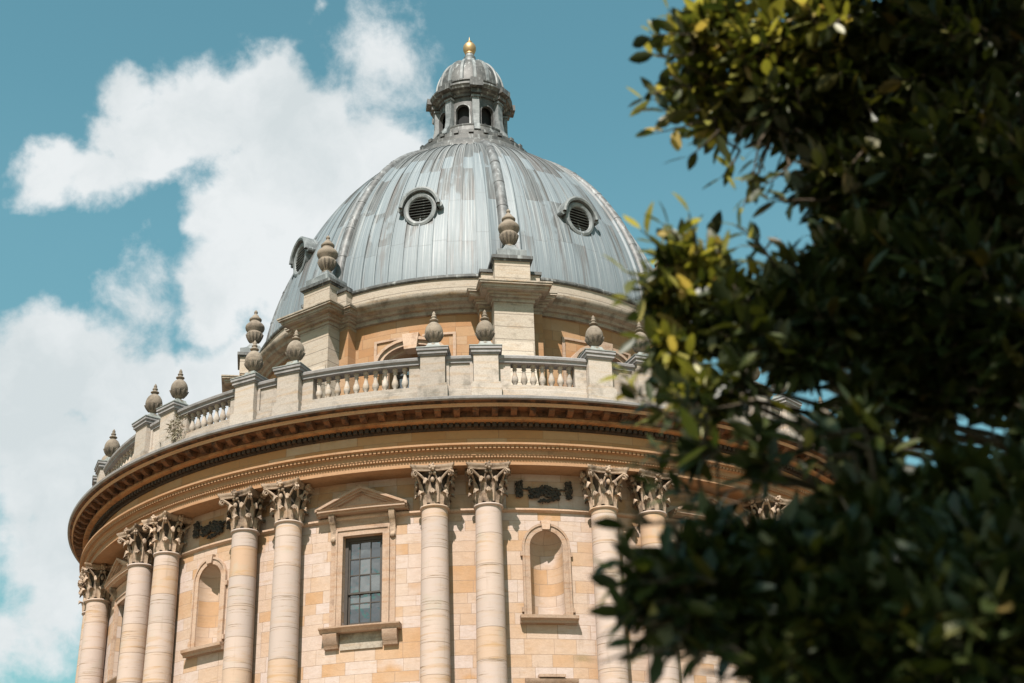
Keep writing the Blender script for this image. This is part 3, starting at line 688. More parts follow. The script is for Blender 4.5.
# ---- parapet: piers with urns, balustrades, panels
def urn_lathe(prof, n=28): m = MB(); m.revolve(prof, n=n); return m
def pier_proto():
    m = MB(); y0, y1 = RU-0.36, RU+0.355
    m.box(straight, -0.43, 0.43, y0-.07, y1+.07, 17.80, 18.33); m.box(straight, -0.40, 0.40, y0-.04, y1+.04, 18.33, 18.40)
    m.box(straight, -0.355, 0.355, y0, y1, 18.40, 19.27); m.slot('rail')
    for (z0, z1, o) in ((19.27, 19.32, .03), (19.32, 19.42, .07), (19.42, 19.50, .105)): m.box(straight, -0.355-o, 0.355+o, y0-o, y1+o, z0, z1)
    p = m.build('pier', 'parapet', rot, 25)
    k = MB()                                             # lead-dressed swept cap
    rows = []
    for (h, z) in ((0.475, 19.502), (0.475, 19.53), (0.34, 19.56), (0.25, 19.62), (0.19, 19.70), (0.16, 19.78)):
        n = 4; rows.append([(x*h, -RU-yy*h, z) for x, yy in ((-1, -1), (0, -1), (1, -1), (1, 0), (1, 1), (0, 1), (-1, 1), (-1, 0))])
    k.grid(rows, cu=True); o = len(k.v); k.v.extend(rows[-1]); k.f.append(tuple(range(o, o+8)))
    k.build('pier_cap', 'lead_cap', p, 30)
    u = MB(); zb = 19.70
    prof = [(0.05, 0.0), (0.185, 0.02), (0.18, 0.06), (0.105, 0.10), (0.085, 0.14), (0.10, 0.18), (0.17, 0.23), (0.215, 0.29), (0.245, 0.36), (0.25, 0.385), (0.262, 0.40), (0.268, 0.47), (0.26, 0.55), (0.235, 0.635), (0.19, 0.715), (0.13, 0.775), (0.085, 0.80), (0.08, 0.83), (0.11, 0.845), (0.135, 0.865), (0.13, 0.885), (0.075, 0.91), (0.065, 0.95), (0.085, 0.975), (0.085, 1.0), (0.05, 1.04), (0.055, 1.07), (0.05, 1.11), (0.015, 1.17), (0.001, 1.19)]
    u.revolve([(r, z+zb) for r, z in prof], n=28, c=(0, -RU, 0))
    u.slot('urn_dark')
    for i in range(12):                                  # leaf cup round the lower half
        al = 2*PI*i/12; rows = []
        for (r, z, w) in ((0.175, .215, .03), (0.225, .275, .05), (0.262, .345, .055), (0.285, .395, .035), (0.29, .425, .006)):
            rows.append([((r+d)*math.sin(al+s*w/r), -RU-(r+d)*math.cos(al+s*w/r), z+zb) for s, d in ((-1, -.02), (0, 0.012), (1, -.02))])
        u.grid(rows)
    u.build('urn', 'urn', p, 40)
    return p
pp = pier_proto(); first = True
for k in range(-4, 5):
    for s in (-1, 1):
        an = pa(k, s)
        if not SEEN(an, 96): continue
        if first: pp.rotation_euler = (0, 0, an); first = False
        else: copy_tree(pp, rot, an)
PIERW = 0.43
PL = [(-0.28, 17.78), (0.28, 17.78), (0.28, 18.20), (0.25, 18.22), (0.25, 18.36), (-0.25, 18.36), (-0.25, 18.22), (-0.28, 18.20)]
RL = [(-0.20, 19.09), (0.20, 19.09), (0.20, 19.16), (0.26, 19.20), (0.27, 19.27), (0.22, 19.31), (-0.22, 19.31), (-0.27, 19.27), (-0.26, 19.20), (-0.20, 19.16)]
balm = MB(); balm.revolve([(0.085, 18.362), (0.085, 18.42), (0.055, 18.44), (0.05, 18.48), (0.085, 18.54), (0.10, 18.60), (0.09, 18.68), (0.06, 18.78), (0.045, 18.86), (0.05, 18.92), (0.075, 18.94), (0.055, 18.96), (0.06, 19.0), (0.085, 19.02), (0.085, 19.088)], n=14, c=(0, -RU, 0))
balproto = None
def balustrade(th, half, nb):
    global balproto
    fn = bent(RU); L_ = half*RU-DEL*RU; x1 = L_-0.36
    m = MB(); n = 10
    m.extr(fn, PL, -x1, x1, n)
    e0 = x1-0.34
    for sx in (-1, 1):
        xa, xb = sorted((sx*e0, sx*x1)); m.box(fn, xa, xb, -0.13, 0.13, 18.362, 19.088, 2)
    m.slot('rail'); m.extr(fn, RL, -x1, x1, n)
    o = m.build('balustrade', 'parapet', rot, 30, th)
    for i in range(nb):
        x = -e0+(i+0.5)*2*e0/nb; rz = x/RU
        if balproto is None: balproto = balm.build('baluster', 'parapet', o, 40, rz)
        else: c_ = copy_tree(balproto, o, rz)
for k in range(-5, 5):
    niche = k % 2 == 0
    if SEEN(bay(k), 92): balustrade(bay(k), HALF_N if niche else HALF_W, 7 if niche else 10)
pn = None
for k in range(-4, 5):
    if not SEEN(pair(k), 96): continue
    if pn is None:
        fn = bent(RU); m = MB(); x1 = DEL*RU-0.36
        m.extr(fn, PL, -x1, x1, 2); m.box(fn, -x1, x1, -0.15, 0.15, 18.362, 19.088, 2)
        for sx in (-1, 1): xa, xb = sorted((sx*(x1-.09), sx*x1)); m.box(fn, xa, xb, 0.14, 0.2, 18.362, 19.088)
        m.slot('rail'); m.extr(fn, RL, -x1, x1, 2)
        pn = m.build('parapet_panel', 'parapet', rot, 30, pair(k))
    else: copy_tree(pn, rot, pair(k))

# ---- inner drum under the dome
RD = 8.2
dm = MB()
for m_ in range(8):
    th = BUT[m_]+rad(22.5)
    fn = (lambda th: lambda x, y, z: ((RD+y)*math.sin(th+x/RD), -(RD+y)*math.cos(th+x/RD), z))(th)
    wall_bay(dm, fn, -RD*rad(22.5), RD*rad(22.5), 17.9, 23.6, 'through', 0.86, 19.0, 21.75, 0.42, 0.5)
dm.build('drum', 'drum', rot)
dc = MB(); dc.revolve([(8.1, 23.45), (8.30, 23.45), (8.32, 23.58), (8.42, 23.60), (8.46, 23.68), (8.62, 23.74), (8.66, 23.84), (8.74, 23.88), (8.80, 23.98), (8.80, 24.05), (8.36, 24.12)], n=160)
dc.build('drum_cornice', 'drum_trim', rot)
at = MB(); at.revolve([(8.38, 24.08), (8.38, 24.72), (8.2, 24.72)], n=160); at.build('attic', 'rough', rot)
ld = MB(); ld.revolve([(8.1, 24.70), (8.43, 24.70), (8.46, 24.74), (8.46, 24.80), (8.38, 24.88), (8.26, 24.93), (8.1, 24.95)], n=160); ld.build('dome_kerb', 'lead_dark', rot)
inn = MB(); inn.revolve([(7.6, 18), (7.6, 24.6)], n=48); inn.build('drum_interior', 'void', rot)

# drum windows
def drum_window_proto():
    fn = bent(RD); root = empty('drum_window', parent=rot)
    ow, sp, rise = 0.86, 21.75, 0.42; N = 14
    def arc(s, a0, r0, a1, r1, y0, y1):
        i_ = [(-a0*math.cos(PI*i/N), sp+r0*math.sin(PI*i/N)) for i in range(N+1)]; o_ = [(-a1*math.cos(PI*i/N), sp+r1*math.sin(PI*i/N)) for i in range(N+1)]
        s.grid([[fn(x, y0, z) for x, z in i_], [fn(x, y1, z) for x, z in i_], [fn(x, y1, z) for x, z in o_], [fn(x, y0, z) for x, z in o_]])
    s = MB(); arc(s, ow+.004, rise+.004, ow+.20, rise+.20, -0.01, 0.12); arc(s, ow+.12, rise+.13, ow+.30, rise+.32, -0.01, 0.34); arc(s, ow+.26, rise+.28, ow+.36, rise+.38, -.01, 0.42)
    for sx in (-1, 1):
        xa, xb = sorted((sx*(ow+.004), sx*(ow+.22))); s.box(fn, xa, xb, -.01, 0.10, 19.0, sp)
        xa, xb = sorted((sx*(ow+.10), sx*(ow+.38))); s.box(fn, xa, xb, -.01, 0.33, sp-.16, sp-.002)
    s.build('hood', 'trim', root)
    k = MB(); k.prism(fn, [(-.20, sp+rise-.06), (.20, sp+rise-.06), (.27, sp+rise+.50), (-.27, sp+rise+.50)], 0, 0.46); k.build('keystone', 'trim', root)
    p = MB()
    for sx in (-1, 1): xa, xb = sorted((sx*1.32, sx*1.42)); p.box(fn, xa, xb, -.01, 0.05, 19, 22.78)
    p.box(fn, -1.42, -.29, -.01, 0.05, 22.70, 22.78, 4); p.box(fn, .29, 1.42, -.01, 0.05, 22.70, 22.78, 4); p.build('panel_frame', 'trim', root)
    f_ = MB(); f_.box(fn, -0.04, 0.04, -0.45, -0.38, 19, sp+rise); f_.box(fn, -ow, ow, -0.45, -0.38, 20.6, 20.68, 4); f_.box(fn, -ow, ow, -.45, -.38, 21.5, 21.57, 4)
    f_.build('frame', 'sash', root)
    gl = MB(); gl.grid([[fn(-ow, -.42, 18.9), fn(0, -.42, 18.9), fn(ow, -.42, 18.9)], [fn(-ow, -.42, 22.2), fn(0, -.42, 22.2), fn(ow, -.42, 22.2)]]); gl.build('pane', 'glass', root)
    return root
dw = drum_window_proto(); DWA = [b_+rad(22.5) for b_ in BUT if SEEN(b_+rad(22.5), 70)]
dw.rotation_euler = (0, 0, DWA[0])
for a_ in DWA[1:]: copy_tree(dw, rot, a_)

# buttresses with tall urns
def buttress_proto():
    S = straight; root = empty('buttress', parent=rot)
    m = MB(); m.box(S, -0.655, 0.655, 8.0, 9.08, 17.9, 23.33); 
    # splayed foot
    m.extr(S, [(9.08, 17.9), (10.9, 17.9), (10.5, 19.0), (9.7, 20.3), (9.25, 21.3), (9.082, 22.0)], -0.60, 0.60)
    m.build('shaft', 'rough', root, 30)
    q = MB()
    for sx in (-1, 1): xa, xb = sorted((sx*0.657, sx*1.05)); q.box(S, xa, xb, 8.0, 8.52, 17.9, 23.33)
    q.build('pilaster', 'drum', root)
    e = MB()
    prof = tuple((o_, 23.33+(a_-23.33)*0.82, 23.33+(b_-23.33)*0.82) for o_, a_, b_ in ((0.00, 23.33, 23.45), (0.05, 23.45, 23.60), (0.16, 23.60, 23.70), (0.24, 23.70, 23.80), (0.42, 23.80, 23.86), (0.46, 23.86, 23.98), (0.54, 23.98, 24.06), (0.57, 24.06, 24.12)))
    for (o, z0, z1) in prof: e.box(S, -0.66-o, 0.66+o, 8.0, 9.085+o, z0, z1)
    for (o, z0, z1) in prof: e.box(S, -1.06-o*0.8, 1.06+o*0.8, 7.995, 8.525+o*0.8, z0+.001, z1-.001)
    e.build('entablature', 'drum_trim', root, 25)
    k = MB(); k.box(S, -0.60, 0.60, 7.9, 9.03, 23.975, 25.02); k.box(S, -1.0, 1.0, 7.9, 8.62, 23.975, 24.75); k.build('block', 'rough', root, 25)
    c_ = MB(); c_.box(S, -0.64, 0.64, 7.9, 9.07, 25.02, 25.08); c_.box(S, -0.70, 0.70, 7.9, 9.14, 25.08, 25.20)
    c_.box(S, -1.06, 1.06, 7.9, 8.69, 24.752, 24.86); c_.build('block_cap', 'lead_dark', root, 25)
    u = MB(); cy_ = 8.56; zb = 25.20
    rows = []
    for (h, z) in ((0.50, 0.0), (0.50, 0.26), (0.42, 0.31), (0.27, 0.42), (0.19, 0.55), (0.17, 0.62)):
        rows.append([(x*h, -cy_-yy*h, zb+z) for x, yy in ((-1, -1), (0, -1.0), (1, -1), (1, 0), (1, 1), (0, 1), (-1, 1), (-1, 0))])
    u.grid(rows, cu=True)
    u.build('urn_plinth', 'lead_mid', root, 30)
    u = MB()
    prof = [(0.05, 0.45), (0.185, 0.47), (0.18, 0.51), (0.135, 0.55), (0.15, 0.60), (0.23, 0.70), (0.28, 0.82), (0.305, 0.93), (0.315, 0.99), (0.30, 1.02), (0.275, 1.05), (0.29, 1.11), (0.35, 1.19), (0.372, 1.28), (0.36, 1.36), (0.305, 1.44), (0.235, 1.50), (0.20, 1.55), (0.205, 1.60), (0.235, 1.63), (0.24, 1.68), (0.20, 1.73), (0.145, 1.79), (0.11, 1.86), (0.06, 1.91), (0.05, 1.95), (0.075, 1.99), (0.07, 2.04), (0.03, 2.10), (0.001, 2.13)]
    uz = lambda z: 0.58+(z-0.45)*0.935
    u.revolve([(r, uz(z)+zb) for r, z in prof], n=32, c=(0, -cy_, 0))
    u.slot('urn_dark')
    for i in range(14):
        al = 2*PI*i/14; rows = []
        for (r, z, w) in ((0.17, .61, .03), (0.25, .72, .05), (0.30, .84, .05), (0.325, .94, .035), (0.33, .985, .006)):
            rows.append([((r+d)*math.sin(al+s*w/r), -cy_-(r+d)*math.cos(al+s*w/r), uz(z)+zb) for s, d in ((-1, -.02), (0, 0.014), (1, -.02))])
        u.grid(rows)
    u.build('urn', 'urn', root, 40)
    return root
bp = buttress_proto(); BA = [b_ for b_ in BUT if SEEN(b_, 95)]
bp.rotation_euler = (0, 0, BA[0])
for a_ in BA[1:]: copy_tree(bp, rot, a_)

# ---- dome
DR, DH, DZ, DE = 8.02, 9.75, 24.8, 1.7
def dome_r(z): u = min(max((z-DZ)/DH, 0), 1); return DR*math.sqrt(max(1-u**DE, 1e-4))
NZ = 44; ZT = 34.1
zs = [DZ+(ZT-DZ)*(1-(1-i/NZ)**1.5) for i in range(NZ+1)]
d = MB(); d.revolve([(dome_r(z), z) for z in zs], n=192)
def dome_pt(al, x, out, z):
    """point on the dome at meridian al, x metres to the side, lifted by out along the normal"""
    r = dome_r(z); dz = 0.02; sl_ = (dome_r(z+dz)-dome_r(z-dz))/(2*dz); nl = math.hypot(1, sl_); rr_ = r+out/nl; zz = z-out*sl_/nl
    a_ = al+x/max(r, 0.3); return (rr_*math.sin(a_), -rr_*math.cos(a_), zz)
# standing rolls between the lead sheets
for i in range(96):
    off = (i % 12)
    if off in (0, 1, 11): continue
    al = BUT[0]+rad(3.75)*i
    if not SEEN(al, 120): continue
    w, h = 0.024, 0.04
    rows = [[dome_pt(al, -w, -0.01, z), dome_pt(al, -w*.8, h, z), dome_pt(al, w*.8, h, z), dome_pt(al, w, -0.01, z)] for z in zs[:-1]]
    d.grid(rows)
dome = d.build('dome', 'lead', rot, 40)
def rib(al):
    m = MB(); W1 = lambda z: 0.24+0.32*(dome_r(z)/DR); W2 = lambda z: 0.11+0.10*(dome_r(z)/DR)
    zz = zs[:-1]
    m.grid([[dome_pt(al, -W1(z)-.02, -0.02, z), dome_pt(al, -W1(z), 0.05, z), dome_pt(al, -W1(z)+.05, .085, z), dome_pt(al, -W1(z)+.10, .05, z), dome_pt(al, W1(z)-.10, .05, z), dome_pt(al, W1(z)-.05, .085, z), dome_pt(al, W1(z), 0.05, z), dome_pt(al, W1(z)+.02, -0.02, z)] for z in zz])
    m.slot('lead_rib')
    m.grid([[dome_pt(al, W2(z)*-math.cos(PI*i/8), 0.045+W2(z)*0.85*math.sin(PI*i/8), z) for i in range(9)] for z in zz])
    z = DZ+0.6                                           # cross welts
    while z < ZT-0.8:
        m.grid([[dome_pt(al, (W2(z)+.012)*-math.cos(PI*i/8), 0.045+(W2(z)*.85+.014)*math.sin(PI*i/8), z+q) for i in range(9)] for q in (-.035, .035)])
        z += 1.35
    return m.build('rib', 'lead', dome, 40)
for b_ in BUT:
    if SEEN(b_, 110): rib(b_)

# round louvred openings in the dome
def oculus_proto():
    root = empty('oculus', parent=rot); zc = 28.10; yf = 7.56; tl = lambda z: (z-zc)*0.05; EV = 1.17
    def ringp(r0, r1, y0, y1, n=36, a0=0, a1=2*PI):
        full = abs(a1-a0-2*PI) < 1e-6; k = n if full else n+1
        s = [(r0, y0), (r0, y1), ((r0+r1)/2, y1+.03), (r1, y1), (r1, y0)]
        return [[(r*math.sin(a0+(a1-a0)*i/n), -y+r*math.cos(a0+(a1-a0)*i/n)*0.05, zc+EV*r*math.cos(a0+(a1-a0)*i/n)) for i in range(k)] for r, y in s], full
    m = MB(); rows, fl = ringp(0.45, 0.60, 6.4, yf); m.grid(rows, cu=fl); rows, fl = ringp(0.43, 0.48, 7.2, yf-.03); m.grid(rows, cu=fl); m.build('ring', 'lead_mid', root, 35)
    h = MB(); rows, fl = ringp(0.63, 0.76, 5.9, yf+0.12, 24, -1.45, 1.45); h.grid(rows)
    for sx in (-1, 1): h.tube([(sx*.68, -yf+.9, zc+.10), (sx*.73, -yf-.02, zc+.08)], [.10, .10], 10)
    h.build('hood', 'lead_mid', root, 35)
    l = MB()
    for i in range(8):
        z = zc-0.47+0.118*i+.04; w = math.sqrt(max(0.02, 0.45**2-((z-zc)/EV)**2)); l.extr(lambda x, y, zz: (x, -y+tl(zz), zz), [(yf-.12, z+.05), (yf-.03, z-.01), (yf-.02, z+.005), (yf-.11, z+.06)], -w, w)
    l.build('louvre', 'lead_mid', root)
    v = MB(); n = 24; v.add([(0.47*math.sin(2*PI*i/n), -(yf-.14)+.47*math.cos(2*PI*i/n)*.05, zc+EV*.47*math.cos(2*PI*i/n)) for i in range(n)], [tuple(range(n))]); v.build('opening', 'void', root)
    return root
oc = oculus_proto(); oc.rotation_euler = (0, 0, DWA[0])
for a_ in DWA[1:]: copy_tree(oc, rot, a_)

# ---- lantern
lan = empty('lantern', parent=rot)
sk = MB(); sk.revolve([(2.9, 33.7), (2.75, 34.2), (2.62, 34.35), (2.62, 34.5), (2.45, 34.6), (2.30, 34.75), (2.30, 34.9), (1.95, 35.05), (1.85, 35.2), (1.72, 35.22), (1.72, 35.36), (1.66, 35.40), (1.60, 35.62), (1.62, 35.66), (1.62, 35.72), (1.30, 35.75)], n=64)
for i in range(24):
    al = 2*PI*i/24; fnl = bent(2.3); sk.box(fnl, 2.3*al-.09, 2.3*al+.09, -.05, 0.10, 34.76, 34.9)
sk.build('skirt', 'lead_dark', lan)
RL_ = 1.36; bd = MB()
for m_ in range(8):
    th = BUT[m_]+rad(22.5)
    fn = (lambda th: lambda x, y, z: ((RL_+y)*math.sin(th+x/RL_), -(RL_+y)*math.cos(th+x/RL_), z))(th)
    wall_bay(bd, fn, -RL_*rad(22.5), RL_*rad(22.5), 35.70, 37.3, 'through', 0.28, 35.72, 36.55, 0.28, 0.10, 0.1, 10)
    for (w0, w1, y1) in ((.285, .34, .05),):
        N = 10; i_ = [(-w0*math.cos(PI*i/N), 36.55+w0*math.sin(PI*i/N)) for i in range(N+1)]; o_ = [(-w1*math.cos(PI*i/N), 36.55+w1*math.sin(PI*i/N)) for i in range(N+1)]
        bd.grid([[fn(x, 0, z) for x, z in i_], [fn(x, y1, z) for x, z in i_], [fn(x, y1, z) for x, z in o_], [fn(x, 0, z) for x, z in o_]])
        for sx in (-1, 1): xa, xb = sorted((sx*w0, sx*w1)); bd.box(fn, xa, xb, 0, y1, 35.76, 36.55)
bd.build('lantern_wall', 'lead_dark', lan)
vi = MB(); vi.revolve([(1.12, 35.6), (1.12, 37.3)], n=24); vi.build('lantern_interior', 'void', lan)
pl_ = None
for m_ in range(8):
    if pl_ is None:
        q = MB(); q.box(straight, -0.15, 0.15, 1.30, 1.56, 35.72, 37.28); q.box(straight, -0.19, 0.19, 1.30, 1.60, 37.10, 37.2)
        q.extr(straight, [(1.5, 35.25), (1.86, 35.3), (1.80, 35.55), (1.66, 35.75), (1.62, 36.0), (1.575, 36.25), (1.5, 36.25)], -0.12, 0.12)
        pl_ = q.build('pilaster', 'lead_mid', lan, 30, BUT[m_])
    elif SEEN(BUT[m_], 110): copy_tree(pl_, lan, BUT[m_])
lc = MB(); lc.revolve([(1.30, 37.25), (1.44, 37.25), (1.46, 37.34), (1.54, 37.38), (1.58, 37.46), (1.72, 37.50), (1.76, 37.60), (1.80, 37.64), (1.80, 37.72), (1.50, 37.80), (1.50, 37.98), (1.55, 38.02), (1.55, 38.08), (1.48, 38.12)], n=64)
for m_ in range(8):
    fn = (lambda th: lambda x, y, z: (x*math.cos(th)+(y)*math.sin(th), x*math.sin(th)-(y)*math.cos(th), z))(BUT[m_])
    lc.box(fn, -0.22, 0.22, 1.3, 1.70, 37.252, 37.44); lc.box(fn, -0.28, 0.28, 1.3, 1.90, 37.47, 37.74); lc.box(fn, -.2, .2, 1.3, 1.60, 37.75, 38.10)
lc.build('lantern_cornice', 'lead_dark', lan, 30)
cu_ = MB(); prof = []
for i in range(15):
    u = i/14; prof.append((1.46*math.cos(u*PI/2*0.86)**0.92, 38.10+1.72*math.sin(u*PI/2*0.86)/math.sin(PI/2*.86)))
cu_.revolve(prof, n=64); cup = cu_.build('cupola', 'lead_dark', lan, 40)
rb = MB()
for (p_, q_) in ((0, 0),):
    rows = []
    for (r, z) in prof: rows.append([(-0.05-.03*r, -r*0.999+.02, z), (-0.03-.02*r, -r-.05, z+.02), (0.03+.02*r, -r-.05, z+.02), (0.05+.03*r, -r*.999+.02, z)])
    rb.grid(rows)
r0_ = rb.build('cupola_rib', 'lead_mid', cup, 40, BUT[0])
for i in range(1, 16): copy_tree(r0_, cup, BUT[0]+PI/8*i)
fi = MB(); fi.revolve([(0.48, 39.68), (0.50, 39.78), (0.40, 39.86), (0.30, 39.90), (0.27, 40.0), (0.24, 40.2), (0.26, 40.26), (0.2, 40.32), (0.18, 40.45)], n=24); fi.build('finial_base', 'lead_mid', lan)
go = MB(); go.revolve([(0.16, 40.42), (0.20, 40.46), (0.20, 40.52), (0.23, 40.56), (0.275, 40.68), (0.285, 40.78), (0.27, 40.90), (0.21, 41.0), (0.13, 41.06), (0.10, 41.10), (0.11, 41.16), (0.07, 41.2), (0.03, 41.24), (0.02, 41.32), (0.001, 41.45)], n=28); go.build('finial', 'gold', lan)

# ------------------------------------------------------------------ weed on the parapet
def weed():
    rg = random.Random(11); th = rad(-41.6); base = Vector((13.72*math.sin(th), -13.72*math.cos(th), 18.2)); m = MB()
    outw = Vector((math.sin(th), -math.cos(th), 0)); side = Vector((math.cos(th), math.sin(th), 0))
    for i in range(170):
        p = base+side*rg.gauss(0.05, .22)+outw*rg.uniform(-0.02, .08)+Vector((0, 0, rg.uniform(0.0, 0.75)))
        dr = (outw*rg.uniform(.2, 1)+side*rg.uniform(-1, 1)+Vector((0, 0, rg.uniform(-1, 0.7)))).normalized(); L_ = rg.uniform(.10, .26); w = dr.cross(Vector((rg.random(), rg.random(), rg.random()))).normalized()*rg.uniform(.008, .02)
        q = p+dr*L_*.5+Vector((0, 0, .02)); e_ = p+dr*L_-Vector((0, 0, .03))
        m.add([tuple(p-w*.4), tuple(q-w), tuple(e_), tuple(q+w), tuple(p+w*.4)], [(0, 1, 2, 3, 4)])
    t = MT('dry_stalks'); mt = t.finish(t.mix(t.noise(3), (0.30, 0.27, 0.18), (0.45, 0.40, 0.30)), 0.8)
    o = m.build('dry_weed', mt); tag(o, 'pale dry weed growing beside the urn pier at the left end of a balustrade', 'plant')
weed()

# ------------------------------------------------------------------ tree in the foreground
def mat_leaf(name, stops, tr_, trc):
    t = MT(name); oi = t.N.new('ShaderNodeNewGeometry'); r = oi.outputs['Random Per Island']
    col = t.ramp(r, stops)
    t.finish(col, 0.42, None, 0, 0.4, k=1)
    tr = t.N.new('ShaderNodeBsdfTranslucent'); t.L.new(t.mix(1.0, col, trc, 'MULTIPLY'), tr.inputs[0])
    mx = t.N.new('ShaderNodeMixShader'); mx.inputs[0].default_value = tr_; t.L.new(t.b.outputs[0], mx.inputs[1]); t.L.new(tr.outputs[0], mx.inputs[2]); t.L.new(mx.outputs[0], t.out.inputs[0])
    return t.m
M['leaf'] = mat_leaf('glossy_evergreen_leaf', [(0.0, (0.014, 0.021, 0.007)), (0.5, (0.026, 0.036, 0.009)), (0.85, (0.045, 0.052, 0.012)), (0.97, (0.08, 0.075, 0.02)), (1.0, (0.10, 0.065, 0.02))], 0.15, (1.6, 1.5, 0.6))
M['leaf_sunlit'] = mat_leaf('sunlit_evergreen_leaf', [(0.0, (0.020, 0.030, 0.009)), (0.35, (0.05, 0.06, 0.014)), (0.6, (0.17, 0.17, 0.035)), (0.85, (0.32, 0.30, 0.08)), (1.0, (0.36, 0.26, 0.10))], 0.42, (1.3, 1.25, 0.6))  # fringe leaves: sunlight painted in as a lighter, yellower colour
t = MT('bark'); M['bark'] = t.finish(t.mix(t.noise(9, None, 6, .7), (0.06, 0.045, 0.03), (0.17, 0.13, 0.09)), 0.9, t.bump(t.noise(20, t.mapping((1, 1, .25)), 6, .7), .6, .03))

class Leaves:
    def __init__(s, mat='leaf'): s.v = []; s.n = 0; s.tw = MB(); s.mat = mat
    def leaf(s, p, d, L_, w, up):
        side = np.cross(d, up); nn = np.linalg.norm(side); side = side/nn if nn > 1e-4 else np.array([1., 0, 0]); nr = np.cross(side, d)
        c = RNG.uniform(-0.05, 0.26)*L_; fd = RNG.uniform(0.1, 0.35)
        P = []
        for (u, ww) in ((0.0, 0.06), (0.30, 0.85), (0.62, 0.95), (0.86, 0.5), (1.0, 0.0)):
            m_ = p+d*L_*u-nr*c*u*u
            if ww > 0: P += [m_-side*w*ww+nr*w*ww*fd, m_, m_+side*w*ww+nr*w*ww*fd]
            else: P += [m_]
        s.v.extend(P); s.n += 1
    def sprig(s, p, d, length, nl, size):
        p = np.array(p, float); d = np.array(d, float); d /= np.linalg.norm(d)
        bend = np.array([0, 0, RNG.uniform(-0.25, 0.25)]); pts = []
        for i in range(5):
            u = i/4; pts.append(p+d*length*u+bend*length*u*u)
        s.tw.tube([tuple(q) for q in pts], [0.0045-0.0007*i for i in range(5)], 4, False)
        ph = RNG.uniform(0, 6.28)
        ax = pts[-1]-pts[0]; ax /= np.linalg.norm(ax); a = np.cross(ax, [0, 0, 1]); a = a/np.linalg.norm(a) if np.linalg.norm(a) > 1e-3 else np.array([1., 0, 0]); b_ = np.cross(a, ax)
        for i in range(nl):
            u = 0.12+0.88*i/(nl-1) if nl > 1 else 1.0; q = p+d*length*u+bend*length*u*u
            an = ph+i*2.4; spread = RNG.uniform(0.7, 1.25)*(0.45 if i >= nl-1 else 1)
            dd = ax*math.cos(spread)+(a*math.cos(an)+b_*math.sin(an))*math.sin(spread)+np.array([0, 0, 0.12]); dd /= np.linalg.norm(dd)
            sz = size*RNG.uniform(0.65, 1.15)
            s.leaf(q, dd, sz, sz*RNG.uniform(0.13, 0.25), np.array([RNG.normal(0, .7), RNG.normal(0, .7)-.25, 0.9]))
    def build(s, parent, i_):
        br = s.tw.build('leafy_branch', 'bark', parent, 60)
        me = bpy.data.meshes.new('foliage'); V = np.array(s.v).reshape(-1, 3); fs = []
        for k in range(s.n):
            o = k*13
            for r in range(3):
                a = o+r*3; fs += [(a, a+1, a+4, a+3), (a+1, a+2, a+5, a+4)]
            a = o+9; fs += [(a, a+1, o+12), (a+1, a+2, o+12)]
        me.from_pydata(V.tolist(), [], fs); me.update(); me.polygons.foreach_set('use_smooth', [True]*len(me.polygons)); me.materials.append(M[s.mat])
        f_ = bpy.data.objects.new('foliage', me); sc.collection.objects.link(f_); f_.parent = br
        return br

def wp_(x, y, dist): return CAMP+pix_dir(x, y)*dist
tree = empty('evergreen_tree', (3.3, -45.6, 0)); tag(tree, 'dark glossy-leaved evergreen tree reaching in close to the camera from the right', 'tree')
TB = Vector((3.3, -45.6, 0))
def limb(name, pts, r0, r1, parent):
    m = MB(); P = [Vector(p) for p in pts]; Q = []
    for i in range(len(P)-1):
        a, b_ = P[i], P[i+1]; pm = P[max(i-1, 0)]; pn_ = P[min(i+2, len(P)-1)]
        for j in range(6):
            u = j/6; Q.append(0.5*((2*a)+(b_-pm)*u+(2*pm-5*a+4*b_-pn_)*u*u+(-pm+3*a-3*b_+pn_)*u**3))
    Q.append(P[-1]); n = len(Q)
    rg = random.Random(len(pts)*13+int(abs(P[-1].x)*100))
    Q = [q-TB+Vector((rg.gauss(0, .012), rg.gauss(0, .012), 0)) for q in Q]
    m.tube([tuple(q) for q in Q], [r0+(r1-r0)*(i/(n-1))**0.8 for i in range(n)], 10)
    return m.build(name, 'bark', parent, 60)
limb('trunk', [(3.3, -45.6, -0.1), (3.25, -45.65, 1.2), (3.1, -45.7, 2.4), (2.9, -45.9, 3.6), (2.6, -46.1, 5.0), (2.4, -46.3, 6.6)], 0.20, 0.07, tree)

